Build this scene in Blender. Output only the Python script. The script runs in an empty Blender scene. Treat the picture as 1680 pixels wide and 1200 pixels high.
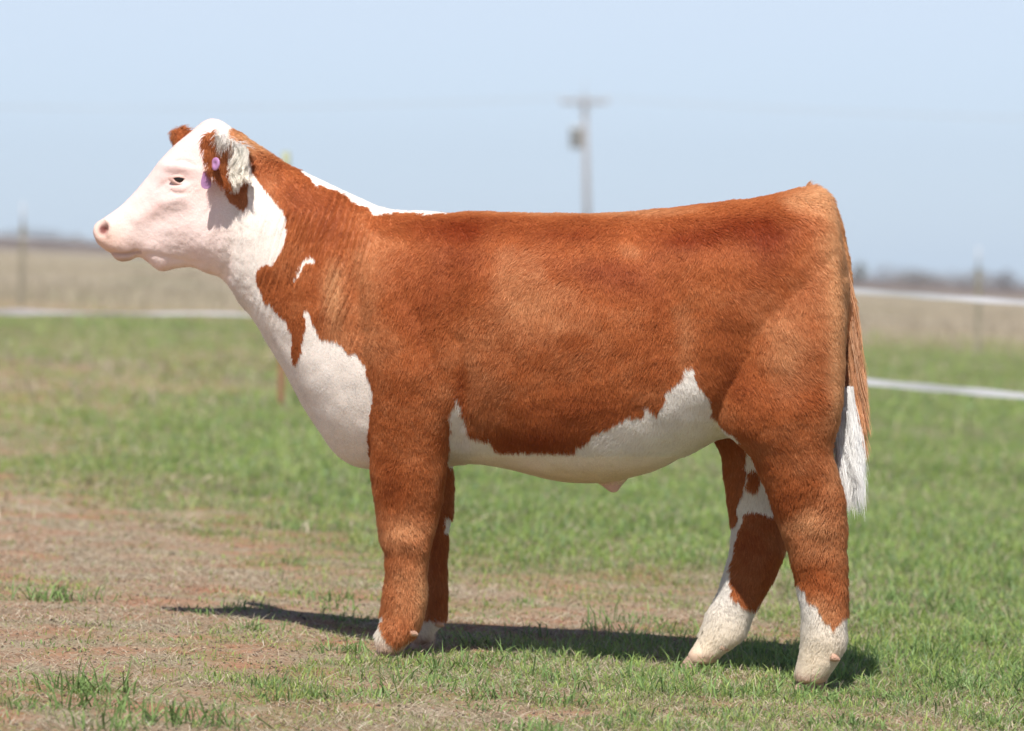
import bpy, math
import numpy as np
from mathutils import Vector
from mathutils.bvhtree import BVHTree

R = math.radians
SC = bpy.context.scene
COL = SC.collection
rng = np.random.default_rng(7)

# ------------------------------------------------------------------ camera
F = 6200.0                       # focal length in photo pixels (1680 wide)
PITCH = math.atan(175 / F)
CZ = 1.10
SLOPE = 0.048                    # the pasture falls gently to the right
camd = bpy.data.cameras.new('camera')
cam = bpy.data.objects.new('camera', camd)
COL.objects.link(cam)
cam.location = (0, 0, CZ)
cam.rotation_euler = (R(90) - PITCH, 0, 0)
camd.sensor_width = 36
camd.lens = F / 1680 * 36
camd.clip_start = 0.5
camd.clip_end = 6000
camd.dof.use_dof = True
camd.dof.focus_distance = 9.74
camd.dof.aperture_fstop = 3.4
SC.camera = cam

# ------------------------------------------------------------------ sky and sun
SUN_EL, SUN_AZ = 57.0, 189.0     # azimuth clockwise from +Y (behind the camera, a little to the left)
w = bpy.data.worlds.new('World'); SC.world = w; w.use_nodes = True
nt = w.node_tree
bg = nt.nodes['Background']
sky = nt.nodes.new('ShaderNodeTexSky'); sky.sky_type = 'NISHITA'; sky.sun_disc = False
sky.sun_elevation = R(SUN_EL); sky.sun_rotation = R(SUN_AZ)
sky.altitude = 400; sky.air_density = 0.9; sky.dust_density = 0.45; sky.ozone_density = 3.0
hs = nt.nodes.new('ShaderNodeMix'); hs.data_type = 'RGBA'; hs.blend_type = 'MULTIPLY'
hs.inputs['Factor'].default_value = 1.0
hs.inputs[7].default_value = (0.88, 0.93, 1.20, 1)
nt.links.new(sky.outputs[0], hs.inputs[6])
nt.links.new(hs.outputs[2], bg.inputs['Color'])
bg.inputs['Strength'].default_value = 1.0
dim = nt.nodes.new('ShaderNodeVectorMath'); dim.operation = 'SCALE'; dim.inputs['Scale'].default_value = 0.042
nt.links.new(hs.outputs[2], dim.inputs[0])
tcw = nt.nodes.new('ShaderNodeTexCoord'); sxyz = nt.nodes.new('ShaderNodeSeparateXYZ'); nt.links.new(tcw.outputs['Generated'], sxyz.inputs[0])
vr_ = nt.nodes.new('ShaderNodeValToRGB'); nt.links.new(sxyz.outputs['Z'], vr_.inputs[0])      # thin bright veil of moist air low in the sky
e_ = vr_.color_ramp.elements
e_[0].position = 0.0; e_[0].color = (0.275, 0.362, 0.453, 1)
e_[1].position = 0.07; e_[1].color = (0.382, 0.405, 0.410, 1)
for p_, c_ in ((0.20, (0.34, 0.365, 0.385, 1)), (0.55, (0.03, 0.033, 0.036, 1)), (1.0, (0.01, 0.01, 0.012, 1))):
    q_ = e_.new(p_); q_.color = c_
addw = nt.nodes.new('ShaderNodeVectorMath'); addw.operation = 'ADD'
nt.links.new(dim.outputs[0], addw.inputs[0]); nt.links.new(vr_.outputs[0], addw.inputs[1])
nt.links.new(addw.outputs[0], bg.inputs['Color'])
sd = bpy.data.lights.new('sun', 'SUN'); sd.energy = 5.0; sd.angle = R(0.53); sd.color = (1.0, 0.95, 0.88)
sun = bpy.data.objects.new('sun', sd); COL.objects.link(sun)
_a, _e = R(SUN_AZ), R(SUN_EL)
sdir = Vector((math.sin(_a) * math.cos(_e), math.cos(_a) * math.cos(_e), math.sin(_e)))
sun.rotation_euler = sdir.to_track_quat('Z', 'Y').to_euler()
sun.location = (0, 0, 30)

SC.view_settings.view_transform = 'Standard'
SC.view_settings.look = 'None'
SC.view_settings.exposure = 0.35
SC.view_settings.gamma = 1.0
SC.render.engine = 'CYCLES'
cy = SC.cycles
cy.use_denoising = True
cy.max_bounces = 8; cy.diffuse_bounces = 4; cy.glossy_bounces = 2; cy.transmission_bounces = 4
cy.caustics_reflective = False; cy.caustics_refractive = False
try:
    SC.cycles_curves.shape = 'RIBBONS'; SC.cycles_curves.subdivisions = 2
except Exception:
    pass

# ------------------------------------------------------------------ mapping photo pixel + distance -> place
cp, sp_ = math.cos(PITCH), math.sin(PITCH)
def at(u, v, d):
    u, v, d = np.broadcast_arrays(np.asarray(u, float), np.asarray(v, float), np.asarray(d, float))
    a = (600 - v) / F; b = (u - 840) / F
    y = cp + a * sp_; z = -sp_ + a * cp
    return np.stack([b / y * d, d, CZ + z / y * d], -1)
def proj(P):
    x, y, z = P[..., 0], P[..., 1], P[..., 2] - CZ
    f = y * cp - z * sp_; up = y * sp_ + z * cp
    return 840 + F * x / f, 600 - F * up / f

# ------------------------------------------------------------------ value noise
def _hash(ix, iy, iz, seed):
    h = (ix * 374761393 + iy * 668265263 + iz * 2147483647 + seed * 1274126177) & 0xFFFFFFFF
    h = ((h ^ (h >> 13)) * 1274126177) & 0xFFFFFFFF
    h = h ^ (h >> 16)
    return (h & 0xFFFFFF) / float(0xFFFFFF)
def vnoise(P, scale, seed=0):
    """value noise in -1..1, scale = cell size"""
    Q = np.asarray(P, float) / scale + 1000.37
    i = np.floor(Q).astype(np.int64); f = Q - i; f = f * f * (3 - 2 * f)
    r = 0
    for a in (0, 1):
        for b in (0, 1):
            for c in (0, 1):
                wgt = (f[:, 0] if a else 1 - f[:, 0]) * (f[:, 1] if b else 1 - f[:, 1]) * (f[:, 2] if c else 1 - f[:, 2])
                r = r + wgt * _hash(i[:, 0] + a, i[:, 1] + b, i[:, 2] + c, seed)
    return r * 2 - 1
def sstep(a, b, x):
    t = np.clip((x - a) / (b - a), 0, 1); return t * t * (3 - 2 * t)

# ------------------------------------------------------------------ materials
def new_mat(name):
    m = bpy.data.materials.new(name); m.use_nodes = True
    return m, m.node_tree, m.node_tree.nodes['Principled BSDF']
def plain(name, col, rough=0.6, bump=0.0, bscale=40, var=0.12, spec=0.4, nscale=6.0):
    m, t, b = new_mat(name)
    n = t.nodes.new('ShaderNodeTexNoise'); n.inputs['Scale'].default_value = nscale; n.inputs['Detail'].default_value = 6
    g = t.nodes.new('ShaderNodeNewGeometry'); t.links.new(g.outputs['Position'], n.inputs['Vector'])
    mx = t.nodes.new('ShaderNodeMix'); mx.data_type = 'RGBA'
    mx.inputs[6].default_value = (*[c * (1 - var) for c in col], 1)
    mx.inputs[7].default_value = (*[min(1, c * (1 + var)) for c in col], 1)
    t.links.new(n.outputs[0], mx.inputs['Factor']); t.links.new(mx.outputs[2], b.inputs['Base Color'])
    b.inputs['Roughness'].default_value = rough
    b.inputs['Specular IOR Level'].default_value = spec
    if bump:
        n2 = t.nodes.new('ShaderNodeTexNoise'); n2.inputs['Scale'].default_value = bscale; n2.inputs['Detail'].default_value = 5
        t.links.new(g.outputs['Position'], n2.inputs['Vector'])
        bp = t.nodes.new('ShaderNodeBump'); bp.inputs['Strength'].default_value = bump; bp.inputs['Distance'].default_value = 0.01
        t.links.new(n2.outputs[0], bp.inputs['Height']); t.links.new(bp.outputs[0], b.inputs['Normal'])
    return m
def attr_mat(name, attr, rough=0.7, spec=0.2, translucent=0.0):
    m, t, b = new_mat(name)
    a = t.nodes.new('ShaderNodeAttribute'); a.attribute_name = attr
    t.links.new(a.outputs['Color'], b.inputs['Base Color'])
    b.inputs['Roughness'].default_value = rough; b.inputs['Specular IOR Level'].default_value = spec
    if translucent:
        tr = t.nodes.new('ShaderNodeBsdfTranslucent'); t.links.new(a.outputs['Color'], tr.inputs['Color'])
        mx = t.nodes.new('ShaderNodeMixShader'); mx.inputs[0].default_value = translucent
        o = t.nodes['Material Output']
        t.links.new(b.outputs[0], mx.inputs[1]); t.links.new(tr.outputs[0], mx.inputs[2]); t.links.new(mx.outputs[0], o.inputs['Surface'])
    return m

# ------------------------------------------------------------------ object helpers
def link(o, parent=None):
    COL.objects.link(o)
    if parent: o.parent = parent
    return o
def tag(o, label=None, cat=None, group=None, kind=None):
    if label: o['label'] = label
    if cat: o['category'] = cat
    if group: o['group'] = group
    if kind: o['kind'] = kind
    return o
def empty(name, loc):
    o = bpy.data.objects.new(name, None); o.location = loc; o.empty_display_size = 0.1
    return link(o)
def mesh_np(name, V, faces, mat, parent=None, smooth=True, attrs=None):
    """faces: list of (k, array (n,k)) blocks; world-space vertices"""
    me = bpy.data.meshes.new(name)
    V = np.asarray(V, np.float32)
    if parent is not None: V = V - np.array(parent.location, np.float32)
    me.vertices.add(len(V)); me.vertices.foreach_set('co', V.ravel())
    blocks = [np.asarray(f, np.int32) for f in faces if len(f)]
    nl = sum(b.size for b in blocks); nf = sum(len(b) for b in blocks)
    me.loops.add(nl); me.polygons.add(nf)
    me.loops.foreach_set('vertex_index', np.concatenate([b.ravel() for b in blocks]))
    tot = np.concatenate([np.full(len(b), b.shape[1], np.int32) for b in blocks])
    st = np.concatenate([[0], np.cumsum(tot)[:-1]]).astype(np.int32)
    me.polygons.foreach_set('loop_start', st)
    try: me.polygons.foreach_set('loop_total', tot)
    except Exception: pass
    me.polygons.foreach_set('use_smooth', np.full(nf, smooth, bool))
    me.update(calc_edges=True)
    for k, arr in (attrs or {}).items():
        a = me.attributes.new(k, 'FLOAT_COLOR', 'POINT')
        c = np.ones((len(V), 4), np.float32); c[:, :3] = arr
        a.data.foreach_set('color', c.ravel())
    if mat: me.materials.append(mat)
    o = bpy.data.objects.new(name, me)
    return link(o, parent)
class MB:
    def __init__(s): s.v = []; s.q = []; s.t = []; s.n = 0
    def add(s, V, Q=(), T=()):
        s.v.append(np.asarray(V, float))
        if len(Q): s.q.append(np.asarray(Q) + s.n)
        if len(T): s.t.append(np.asarray(T) + s.n)
        s.n += len(V)
    def rings(s, rs, cap=True):
        """rs: (m,k,3) closed rings joined"""
        rs = np.asarray(rs, float); m, k, _ = rs.shape
        V = rs.reshape(-1, 3)
        j = np.arange(k); j2 = (j + 1) % k
        Q = np.concatenate([np.stack([i * k + j, i * k + j2, (i + 1) * k + j2, (i + 1) * k + j], 1) for i in range(m - 1)])
        T = []
        if cap:
            V = np.concatenate([V, rs[0].mean(0)[None], rs[-1].mean(0)[None]])
            T = np.concatenate([np.stack([np.full(k, m * k), j2, j], 1), np.stack([np.full(k, m * k + 1), (m - 1) * k + j, (m - 1) * k + j2], 1)])
        s.add(V, Q, T)
    def tube(s, pts, rad, k=10):
        pts = np.asarray(pts, float); rad = np.broadcast_to(rad, len(pts))
        tg = np.gradient(pts, axis=0); tg /= np.linalg.norm(tg, axis=1)[:, None]
        ref = np.array([0, 1, 0.001]) if abs(tg[0][1]) < 0.9 else np.array([1, 0, 0.001])
        rs = []
        for p, t, r in zip(pts, tg, rad):
            a = np.cross(t, ref); a /= np.linalg.norm(a); b = np.cross(t, a)
            th = np.linspace(0, 2 * np.pi, k, endpoint=False)
            rs.append(p + r * (np.cos(th)[:, None] * a + np.sin(th)[:, None] * b))
        s.rings(rs)
    def box(s, c, h, rotz=0.0):
        c = np.array(c, float); h = np.array(h, float)
        S = np.array([[x, y, z] for x in (-1, 1) for y in (-1, 1) for z in (-1, 1)]) * h
        cz, sz = math.cos(rotz), math.sin(rotz)
        S = np.stack([S[:, 0] * cz - S[:, 1] * sz, S[:, 0] * sz + S[:, 1] * cz, S[:, 2]], 1)
        s.add(S + c, [[0, 1, 3, 2], [4, 6, 7, 5], [0, 4, 5, 1], [2, 3, 7, 6], [0, 2, 6, 4], [1, 5, 7, 3]])
    def build(s, name, mat, parent=None, smooth=True):
        return mesh_np(name, np.concatenate(s.v), [np.concatenate(x) for x in (s.q, s.t) if x], mat, parent, smooth)
def catmull(P, n):
    """resample the rows of P at n stations"""
    P = np.asarray(P, float); m = len(P)
    s = np.linspace(0, m - 1, n); i = np.minimum(s.astype(int), m - 2); t = (s - i)[:, None]
    g = lambda k: P[np.clip(k, 0, m - 1)]
    p0, p1, p2, p3 = g(i - 1), g(i), g(i + 1), g(i + 2)
    return 0.5 * (2 * p1 + (p2 - p0) * t + (2 * p0 - 5 * p1 + 4 * p2 - p3) * t ** 2 + (3 * p1 - p0 - 3 * p2 + p3) * t ** 3)
def inpoly(px, py, poly):
    poly = np.asarray(poly, float); r = np.zeros(len(px), bool)
    x1, y1 = poly[-1]
    for x2, y2 in poly:
        if y1 != y2:
            c = ((y1 > py) != (y2 > py)) & (px < (x2 - x1) * (py - y1) / (y2 - y1) + x1)
            r ^= c
        x1, y1 = x2, y2
    return r

# ================================================================== GROUND
def ground_z(x, y):
    P = np.stack([x, y, np.zeros_like(x)], -1)
    near = np.exp(-np.maximum(0, y - 10) / 25.0)
    z = -SLOPE * x
    z = z + near * (0.010 * vnoise(P, 0.9, 1) + 0.006 * vnoise(P, 0.28, 2) + 0.003 * vnoise(P, 0.09, 3) + 0.0015 * vnoise(P, 0.035, 4))
    z = z + 0.03 * vnoise(P, 7.0, 5) * sstep(14, 40, y)
    return z
GU = np.array([0, 240, 480, 720, 960, 1200, 1440, 1680.])
GV = np.array([440, 480, 505, 530, 570, 600, 640, 680, 720, 760, 800, 840, 880, 920, 960, 1000, 1040, 1080, 1120, 1160, 1200.])
GG = np.array([
 [0, 0, 0, 0, 0, 0, 0, 0],
 [.02, .02, .02, 0, 0, 0, 0, 0],
 [.15, .18, .12, .1, .1, .02, 0, 0],
 [.78, .85, .65, .5, .4, .25, .12, .08],
 [.62, .72, .62, .6, .6, .6, .62, .50],
 [.36, .42, .50, .6, .8, .9, .92, .92],
 [.22, .34, .55, .7, .9, .95, .97, .97],
 [.42, .62, .85, .9, .95, .97, 1, 1],
 [.42, .72, .90, .92, .9, 1, 1, 1],
 [.32, .62, .90, .9, .95, .95, 1, 1],
 [.38, .55, .78, .88, .95, .97, 1, 1],
 [.12, .30, .56, .80, .9, .95, 1, 1],
 [.08, .18, .42, .70, .84, .92, .97, 1],
 [.14, .14, .30, .50, .60, .76, .93, .95],
 [.26, .12, .20, .28, .36, .52, .86, .93],
 [.04, .06, .14, .16, .16, .30, .80, .93],
 [.06, .14, .22, .20, .20, .34, .74, .92],
 [.12, .22, .28, .36, .52, .74, .86, .88],
 [.38, .40, .38, .52, .62, .74, .82, .80],
 [.30, .28, .38, .42, .50, .66, .68, .62],
 [.28, .40, .32, .32, .42, .60, .52, .50]])
def green_frac(x, y):
    """share of green growth at a place on the ground"""
    z = -SLOPE * x
    u, v = proj(np.stack([x, np.maximum(y, 3.0), z], -1))
    k = 425 + SLOPE * (u - 840)
    Pn = np.stack([x, y, np.zeros_like(x)], -1)
    wz = np.clip(12 / np.maximum(y, 8), .25, 1.3)
    v = v + wz * (34 * vnoise(Pn, 0.9, 101) + 22 * vnoise(Pn, 0.32, 102)) * sstep(620, 760, v) + 10 * vnoise(Pn, 5.0, 103) * (1 - sstep(620, 760, v))
    u = u + 60 * vnoise(Pn, 1.3, 104)
    u = np.clip(u, 0, 1679.9); v = np.clip(v, 440, 1199.9)
    iu = np.clip(np.searchsorted(GU, u, 'right') - 1, 0, len(GU) - 2); fu = (u - GU[iu]) / (GU[iu + 1] - GU[iu])
    iv = np.clip(np.searchsorted(GV, v, 'right') - 1, 0, len(GV) - 2); fv = (v - GV[iv]) / (GV[iv + 1] - GV[iv])
    g = GG[iv, iu] * (1 - fu) * (1 - fv) + GG[iv, iu + 1] * fu * (1 - fv) + GG[iv + 1, iu] * (1 - fu) * fv + GG[iv + 1, iu + 1] * fu * fv
    return g
def green_mask(x, y):
    g = green_frac(x, y)
    P = np.stack([x * .84 - y * .54, x * .54 + y * .84, np.zeros_like(x)], -1)
    n = 0.5 + 0.5 * (0.22 * vnoise(P, 1.10, 10) + 0.30 * vnoise(P, 0.37, 11) + 0.45 * vnoise(P, 0.14, 12) + 0.45 * vnoise(P, 0.055, 13))
    return sstep(-0.42, 0.42, g - n) * sstep(0.0, 0.12, g)

def axis(lo, mid0, mid1, hi, nmid, nlo, nhi, e=3.0):
    a = mid0 - (mid0 - lo) * (np.linspace(1, 0, nlo, endpoint=False) ** e)
    b = np.linspace(mid0, mid1, nmid)
    c = mid1 + (hi - mid1) * (np.linspace(0, 1, nhi + 1)[1:] ** e)
    return np.concatenate([a, b, c])
gx = axis(-760, -2.4, 2.4, 760, 260, 90, 90, 4.0)
gy = axis(-200, 8.0, 14, 1300, 330, 30, 330, 4.0)
X, Y = np.meshgrid(gx, gy)
Xf, Yf = X.ravel(), Y.ravel()
Zf = ground_z(Xf, Yf)
nx, ny = len(gx), len(gy)
ii = (np.arange(ny - 1)[:, None] * nx + np.arange(nx - 1)[None]).ravel()
gq = np.stack([ii, ii + 1, ii + nx + 1, ii + nx], 1)
gm = green_mask(Xf, Yf)
ga = np.stack([gm, sstep(50, 70, Yf), sstep(200, 300, Yf + 0.25 * Xf)], 1)

m_ground, t, b = new_mat('pasture_soil')
geo = t.nodes.new('ShaderNodeNewGeometry')
def N(t, scale, detail=6, rough=0.6, vec=None, dist=0.0):
    n = t.nodes.new('ShaderNodeTexNoise'); n.inputs['Scale'].default_value = scale
    n.inputs['Detail'].default_value = detail; n.inputs['Roughness'].default_value = rough
    n.inputs['Distortion'].default_value = dist
    t.links.new(vec if vec else geo.outputs['Position'], n.inputs['Vector']); return n.outputs[0]
def ramp(t, src, stops):
    r = t.nodes.new('ShaderNodeValToRGB'); t.links.new(src, r.inputs[0])
    e = r.color_ramp.elements
    while len(e) < len(stops): e.new(0.5)
    for k, (p, c) in enumerate(stops):
        e[k].position = p; e[k].color = (*c, 1) if not isinstance(c, (int, float)) else (c, c, c, 1)
    return r.outputs[0]
def mixc(t, fac, a, c):
    mx = t.nodes.new('ShaderNodeMix'); mx.data_type = 'RGBA'
    if isinstance(fac, (int, float)): mx.inputs[0].default_value = fac
    else: t.links.new(fac, mx.inputs[0])
    for s, k in ((a, 6), (c, 7)):
        if isinstance(s, tuple): mx.inputs[k].default_value = (*s, 1)
        else: t.links.new(s, mx.inputs[k])
    return mx.outputs[2]
ga_n = t.nodes.new('ShaderNodeAttribute'); ga_n.attribute_name = 'cover'
sepn = t.nodes.new('ShaderNodeSeparateColor'); t.links.new(ga_n.outputs['Color'], sepn.inputs[0])
soil = mixc(t, ramp(t, N(t, 5, 8), [(0.35, 0.0), (0.65, 1.0)]), (0.40, 0.185, 0.105), (0.46, 0.27, 0.165))
soil = mixc(t, ramp(t, N(t, 90, 4), [(0.40, 0.0), (0.62, 1.0)]), soil, (0.30, 0.17, 0.11))
lit = mixc(t, ramp(t, N(t, 140, 5), [(0.4, 0.0), (0.6, 1.0)]), (0.22, 0.17, 0.115), (0.44, 0.365, 0.26))
base = mixc(t, ramp(t, N(t, 3.2, 8, 0.7), [(0.40, 0.0), (0.58, 1.0)]), soil, lit)
grn = mixc(t, ramp(t, N(t, 30, 6), [(0.35, 0.0), (0.65, 1.0)]), (0.11, 0.135, 0.045), (0.22, 0.25, 0.09))
base = mixc(t, sepn.outputs[0], base, grn)
mp = t.nodes.new('ShaderNodeMapping'); mp.inputs['Scale'].default_value = (0.45, 0.10, 1)
t.links.new(geo.outputs['Position'], mp.inputs['Vector'])
far = mixc(t, ramp(t, N(t, 1.0, 8, 0.65, mp.outputs[0]), [(0.35, 0.0), (0.65, 1.0)]), (0.27, 0.225, 0.16), (0.38, 0.325, 0.235))
far = mixc(t, ramp(t, N(t, 0.35, 6, 0.6, mp.outputs[0]), [(0.48, 0.0), (0.70, 0.7)]), far, (0.19, 0.20, 0.10))
inv = t.nodes.new('ShaderNodeMath'); inv.operation = 'MULTIPLY_ADD'; inv.inputs[1].default_value = -0.9; inv.inputs[2].default_value = 1.0
t.links.new(sepn.outputs[0], inv.inputs[0])
mulf = t.nodes.new('ShaderNodeMath'); mulf.operation = 'MULTIPLY'
t.links.new(inv.outputs[0], mulf.inputs[0]); t.links.new(sepn.outputs[1], mulf.inputs[1])
base = mixc(t, mulf.outputs[0], base, far)
base = mixc(t, sepn.outputs[2], base, (0.19, 0.155, 0.135))
t.links.new(base, b.inputs['Base Color'])
b.inputs['Roughness'].default_value = 0.95; b.inputs['Specular IOR Level'].default_value = 0.1
bp = t.nodes.new('ShaderNodeBump'); bp.inputs['Strength'].default_value = 0.9; bp.inputs['Distance'].default_value = 0.008
t.links.new(N(t, 120, 6, 0.7), bp.inputs['Height']); t.links.new(bp.outputs[0], b.inputs['Normal'])
ground = mesh_np('ground', np.stack([Xf, Yf, Zf], 1), [gq], m_ground, attrs={'cover': ga})
tag(ground, kind='structure')

# ------------------------------------------------------------------ blades
def blades(name, x, y, length, width, lean, cols, mat, bend=0.6, tilt=None, seed=0, zoff=0.0):
    r = np.random.default_rng(seed); n = len(x)
    az = r.uniform(0, 2 * np.pi, n); z = ground_z(x, y) - 0.003 + zoff
    d = np.stack([np.cos(az), np.sin(az), np.zeros(n)], 1)
    fa = r.uniform(0, 2 * np.pi, n)
    sd_ = np.stack([np.cos(fa), np.sin(fa), np.zeros(n)], 1)
    up = np.array([0, 0, 1.0])
    B = np.stack([x, y, z], 1)
    L = length[:, None]; lean = lean[:, None]; W = width[:, None] * 0.5
    e1 = np.sin(lean) * d + np.cos(lean) * up
    l2 = np.minimum(lean + bend * r.uniform(0.3, 1.5, (n, 1)), 2.0)
    e2 = np.sin(l2) * d + np.cos(l2) * up
    M = B + e1 * L * 0.5; T = M + e2 * L * 0.5
    zc = ground_z(T[:, 0], T[:, 1]) + 0.002
    T[:, 2] = np.maximum(T[:, 2], zc)
    V = np.stack([B - sd_ * W, B + sd_ * W, M + sd_ * W * 0.85, M - sd_ * W * 0.85, T], 1).reshape(-1, 3)
    k = np.arange(n) * 5
    Q = np.stack([k, k + 1, k + 2, k + 3], 1); Tt = np.stack([k + 3, k + 2, k + 4], 1)
    C = np.repeat(cols[:, None, :], 5, 1); C[:, :2] *= 0.82; C[:, 4] *= 1.1
    return mesh_np(name, V, [Q, Tt], mat, smooth=False, attrs={'Col': np.clip(C.reshape(-1, 3), 0, 1)})
def scatter(n, d0, d1, pad, power=1.0, seed=0):
    """points in the strip of ground the view covers, from d0 to d1, and a margin beside it"""
    r = np.random.default_rng(seed + 5000)
    y = (r.uniform(0, 1, n) * (d1 ** power - d0 ** power) + d0 ** power) ** (1 / power)
    half = y * 840 / F + pad
    return r.uniform(-1, 1, n) * half, y
m_grass = attr_mat('grass_blade', 'Col', 0.55, 0.35, 0.35)
m_straw = attr_mat('dry_straw', 'Col', 0.8, 0.2, 0.15)
def greens(n, r, dry):
    a = np.array([0.19, 0.30, 0.066]); c = np.array([0.40, 0.50, 0.15]); e = np.array([0.24, 0.34, 0.165]); s = np.array([0.50, 0.43, 0.30])
    k = r.uniform(0, 1, (n, 1)); C = a * (1 - k) + c * k
    k = (r.uniform(0, 1, (n, 1)) < 0.25); C = np.where(k, e * r.uniform(.8, 1.2, (n, 1)), C)
    patch0 = 0; k = r.uniform(0, 1, n) < dry; C[k] = s * r.uniform(.6, 1.15, (k.sum(), 1))
    return C
YS = [8.4, 12, 19, 36, 72]
def grass_zone(name, n, d0, d1, pad, seed, dry=0.12, clump=0.07, power=1.6):
    r = np.random.default_rng(seed)
    x, y = scatter(n, d0, d1, pad, power, seed)
    g = green_mask(x, y)
    P = np.stack([x, y, 0 * x], 1)
    cl = 0.5 + 0.5 * vnoise(P, clump * 3.2, seed + 1)
    cl2 = 0.5 + 0.5 * vnoise(P, clump, seed + 2)
    keep = r.uniform(0, 1, n) < (g * (0.12 + 1.35 * cl2 ** 3) + 0.02)
    x, y, g, cl, P = x[keep], y[keep], g[keep], cl[keep], P[keep]
    n = len(x)
    lmin = np.interp(y, YS, [.010, .014, .030, .05, .08]); lmax = np.interp(y, YS, [.070, .095, .12, .15, .20])
    wmin = np.interp(y, YS, [.0014, .0020, .0036, .007, .014]); wmax = np.interp(y, YS, [.0038, .0050, .0080, .014, .026])
    L = (lmin + (lmax - lmin) * r.beta(1.5, 3.0, n)) * (0.5 + 0.8 * cl) * (0.45 + 0.65 * g)
    W = wmin + (wmax - wmin) * r.uniform(0, 1, n)
    C = greens(n, r, np.clip(dry + .30 * sstep(.1, .9, vnoise(P, clump * 14, seed + 7) + .3 * vnoise(P, clump * 4, seed + 8)), 0, 1))
    patch = 0.5 + 0.5 * vnoise(P, clump * 9, seed + 5)
    C = C * (0.82 + 0.36 * patch)[:, None] * np.array([1, 1, 1]) + np.array([0.035, 0.015, 0.0]) * (1 - g)[:, None]
    o = blades(name, x, y, L, W, r.uniform(0.05, 0.8, n), C, m_grass, 0.8, seed=seed)
    tag(o, kind='stuff'); return o
grass_zone('grass', 460000, 8.1, 12.2, 0.5, 21, 0.16)
grass_zone('grass', 420000, 12.2, 19, 0.8, 24, 0.16, 0.09)
grass_zone('grass', 420000, 19, 36, 1.5, 22, 0.18, 0.13, 1.3)
grass_zone('grass', 150000, 36, 72, 3, 23, 0.22, 0.3, 1.2)
# dry straw lying about
def straw(n, d0, d1, pad, l0, l1, w0, w1, seed, thr=0.5, power=1.6):
    r = np.random.default_rng(seed)
    x, y = scatter(n, d0, d1, pad, power, seed)
    P = np.stack([x, y, 0 * x], 1)
    q = 0.5 + 0.5 * (0.7 * vnoise(P, 0.5, seed) + 0.5 * vnoise(P, 0.15, seed + 1))
    k = r.uniform(0, 1, n) < np.clip(0.06 + 1.15 * sstep(0.36, 0.78, q) * (1.05 - 0.6 * green_mask(x, y)), 0, 1)
    x, y = x[k], y[k]; n = len(x)
    a = np.array([0.66, 0.57, 0.43]); c = np.array([0.24, 0.18, 0.13])
    m = r.beta(1.5, 1.5, (n, 1)); C = a * (1 - m) + c * m
    C[r.uniform(0, 1, n) < 0.06] = (0.62, 0.56, 0.46)
    o = blades('straw', x, y, r.uniform(l0, l1, n), r.uniform(w0, w1, n), r.uniform(1.05, 1.6, n), C, m_straw, 0.15, seed=seed, zoff=0.005)
    return tag(o, kind='stuff')
straw(300000, 8.1, 14, 0.5, 0.010, 0.055, 0.0010, 0.0026, 31)
straw(90000, 14, 60, 2.0, 0.06, 0.16, 0.004, 0.009, 32, power=1.2)
# crumbs of earth and dead leaf on the bare ground
def crumbs(n, seed):
    r = np.random.default_rng(seed); x, y = scatter(n, 8.1, 15, 0.5, 1.5, seed)
    s_ = np.minimum(r.gamma(1.6, .0011, n) + .0008, .006); z = ground_z(x, y)
    base = np.array([[1, 0, 0], [0, 1, 0], [-1, 0, 0], [0, -1, 0], [0, 0, .7], [0, 0, -.5]])
    V_ = base[None] * (1 + r.uniform(-.45, .45, (n, 6, 3))) * s_[:, None, None] + np.stack([x, y, z + s_ * .2], 1)[:, None]
    k = np.arange(n) * 6; T_ = np.concatenate([np.stack([k + a, k + b, k + c], 1) for a, b, c in ((0, 1, 4), (1, 2, 4), (2, 3, 4), (3, 0, 4), (1, 0, 5), (2, 1, 5), (3, 2, 5), (0, 3, 5))])
    C = np.array([[.33, .20, .13], [.22, .15, .10], [.40, .31, .21], [.10, .075, .055]])[r.integers(0, 4, n)] * r.uniform(.75, 1.25, (n, 1))
    tag(mesh_np('soil_crumbs', V_.reshape(-1, 3), [T_], m_straw, smooth=False, attrs={'Col': np.repeat(C, 6, 0)}), kind='stuff')
crumbs(60000, 77)
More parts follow.
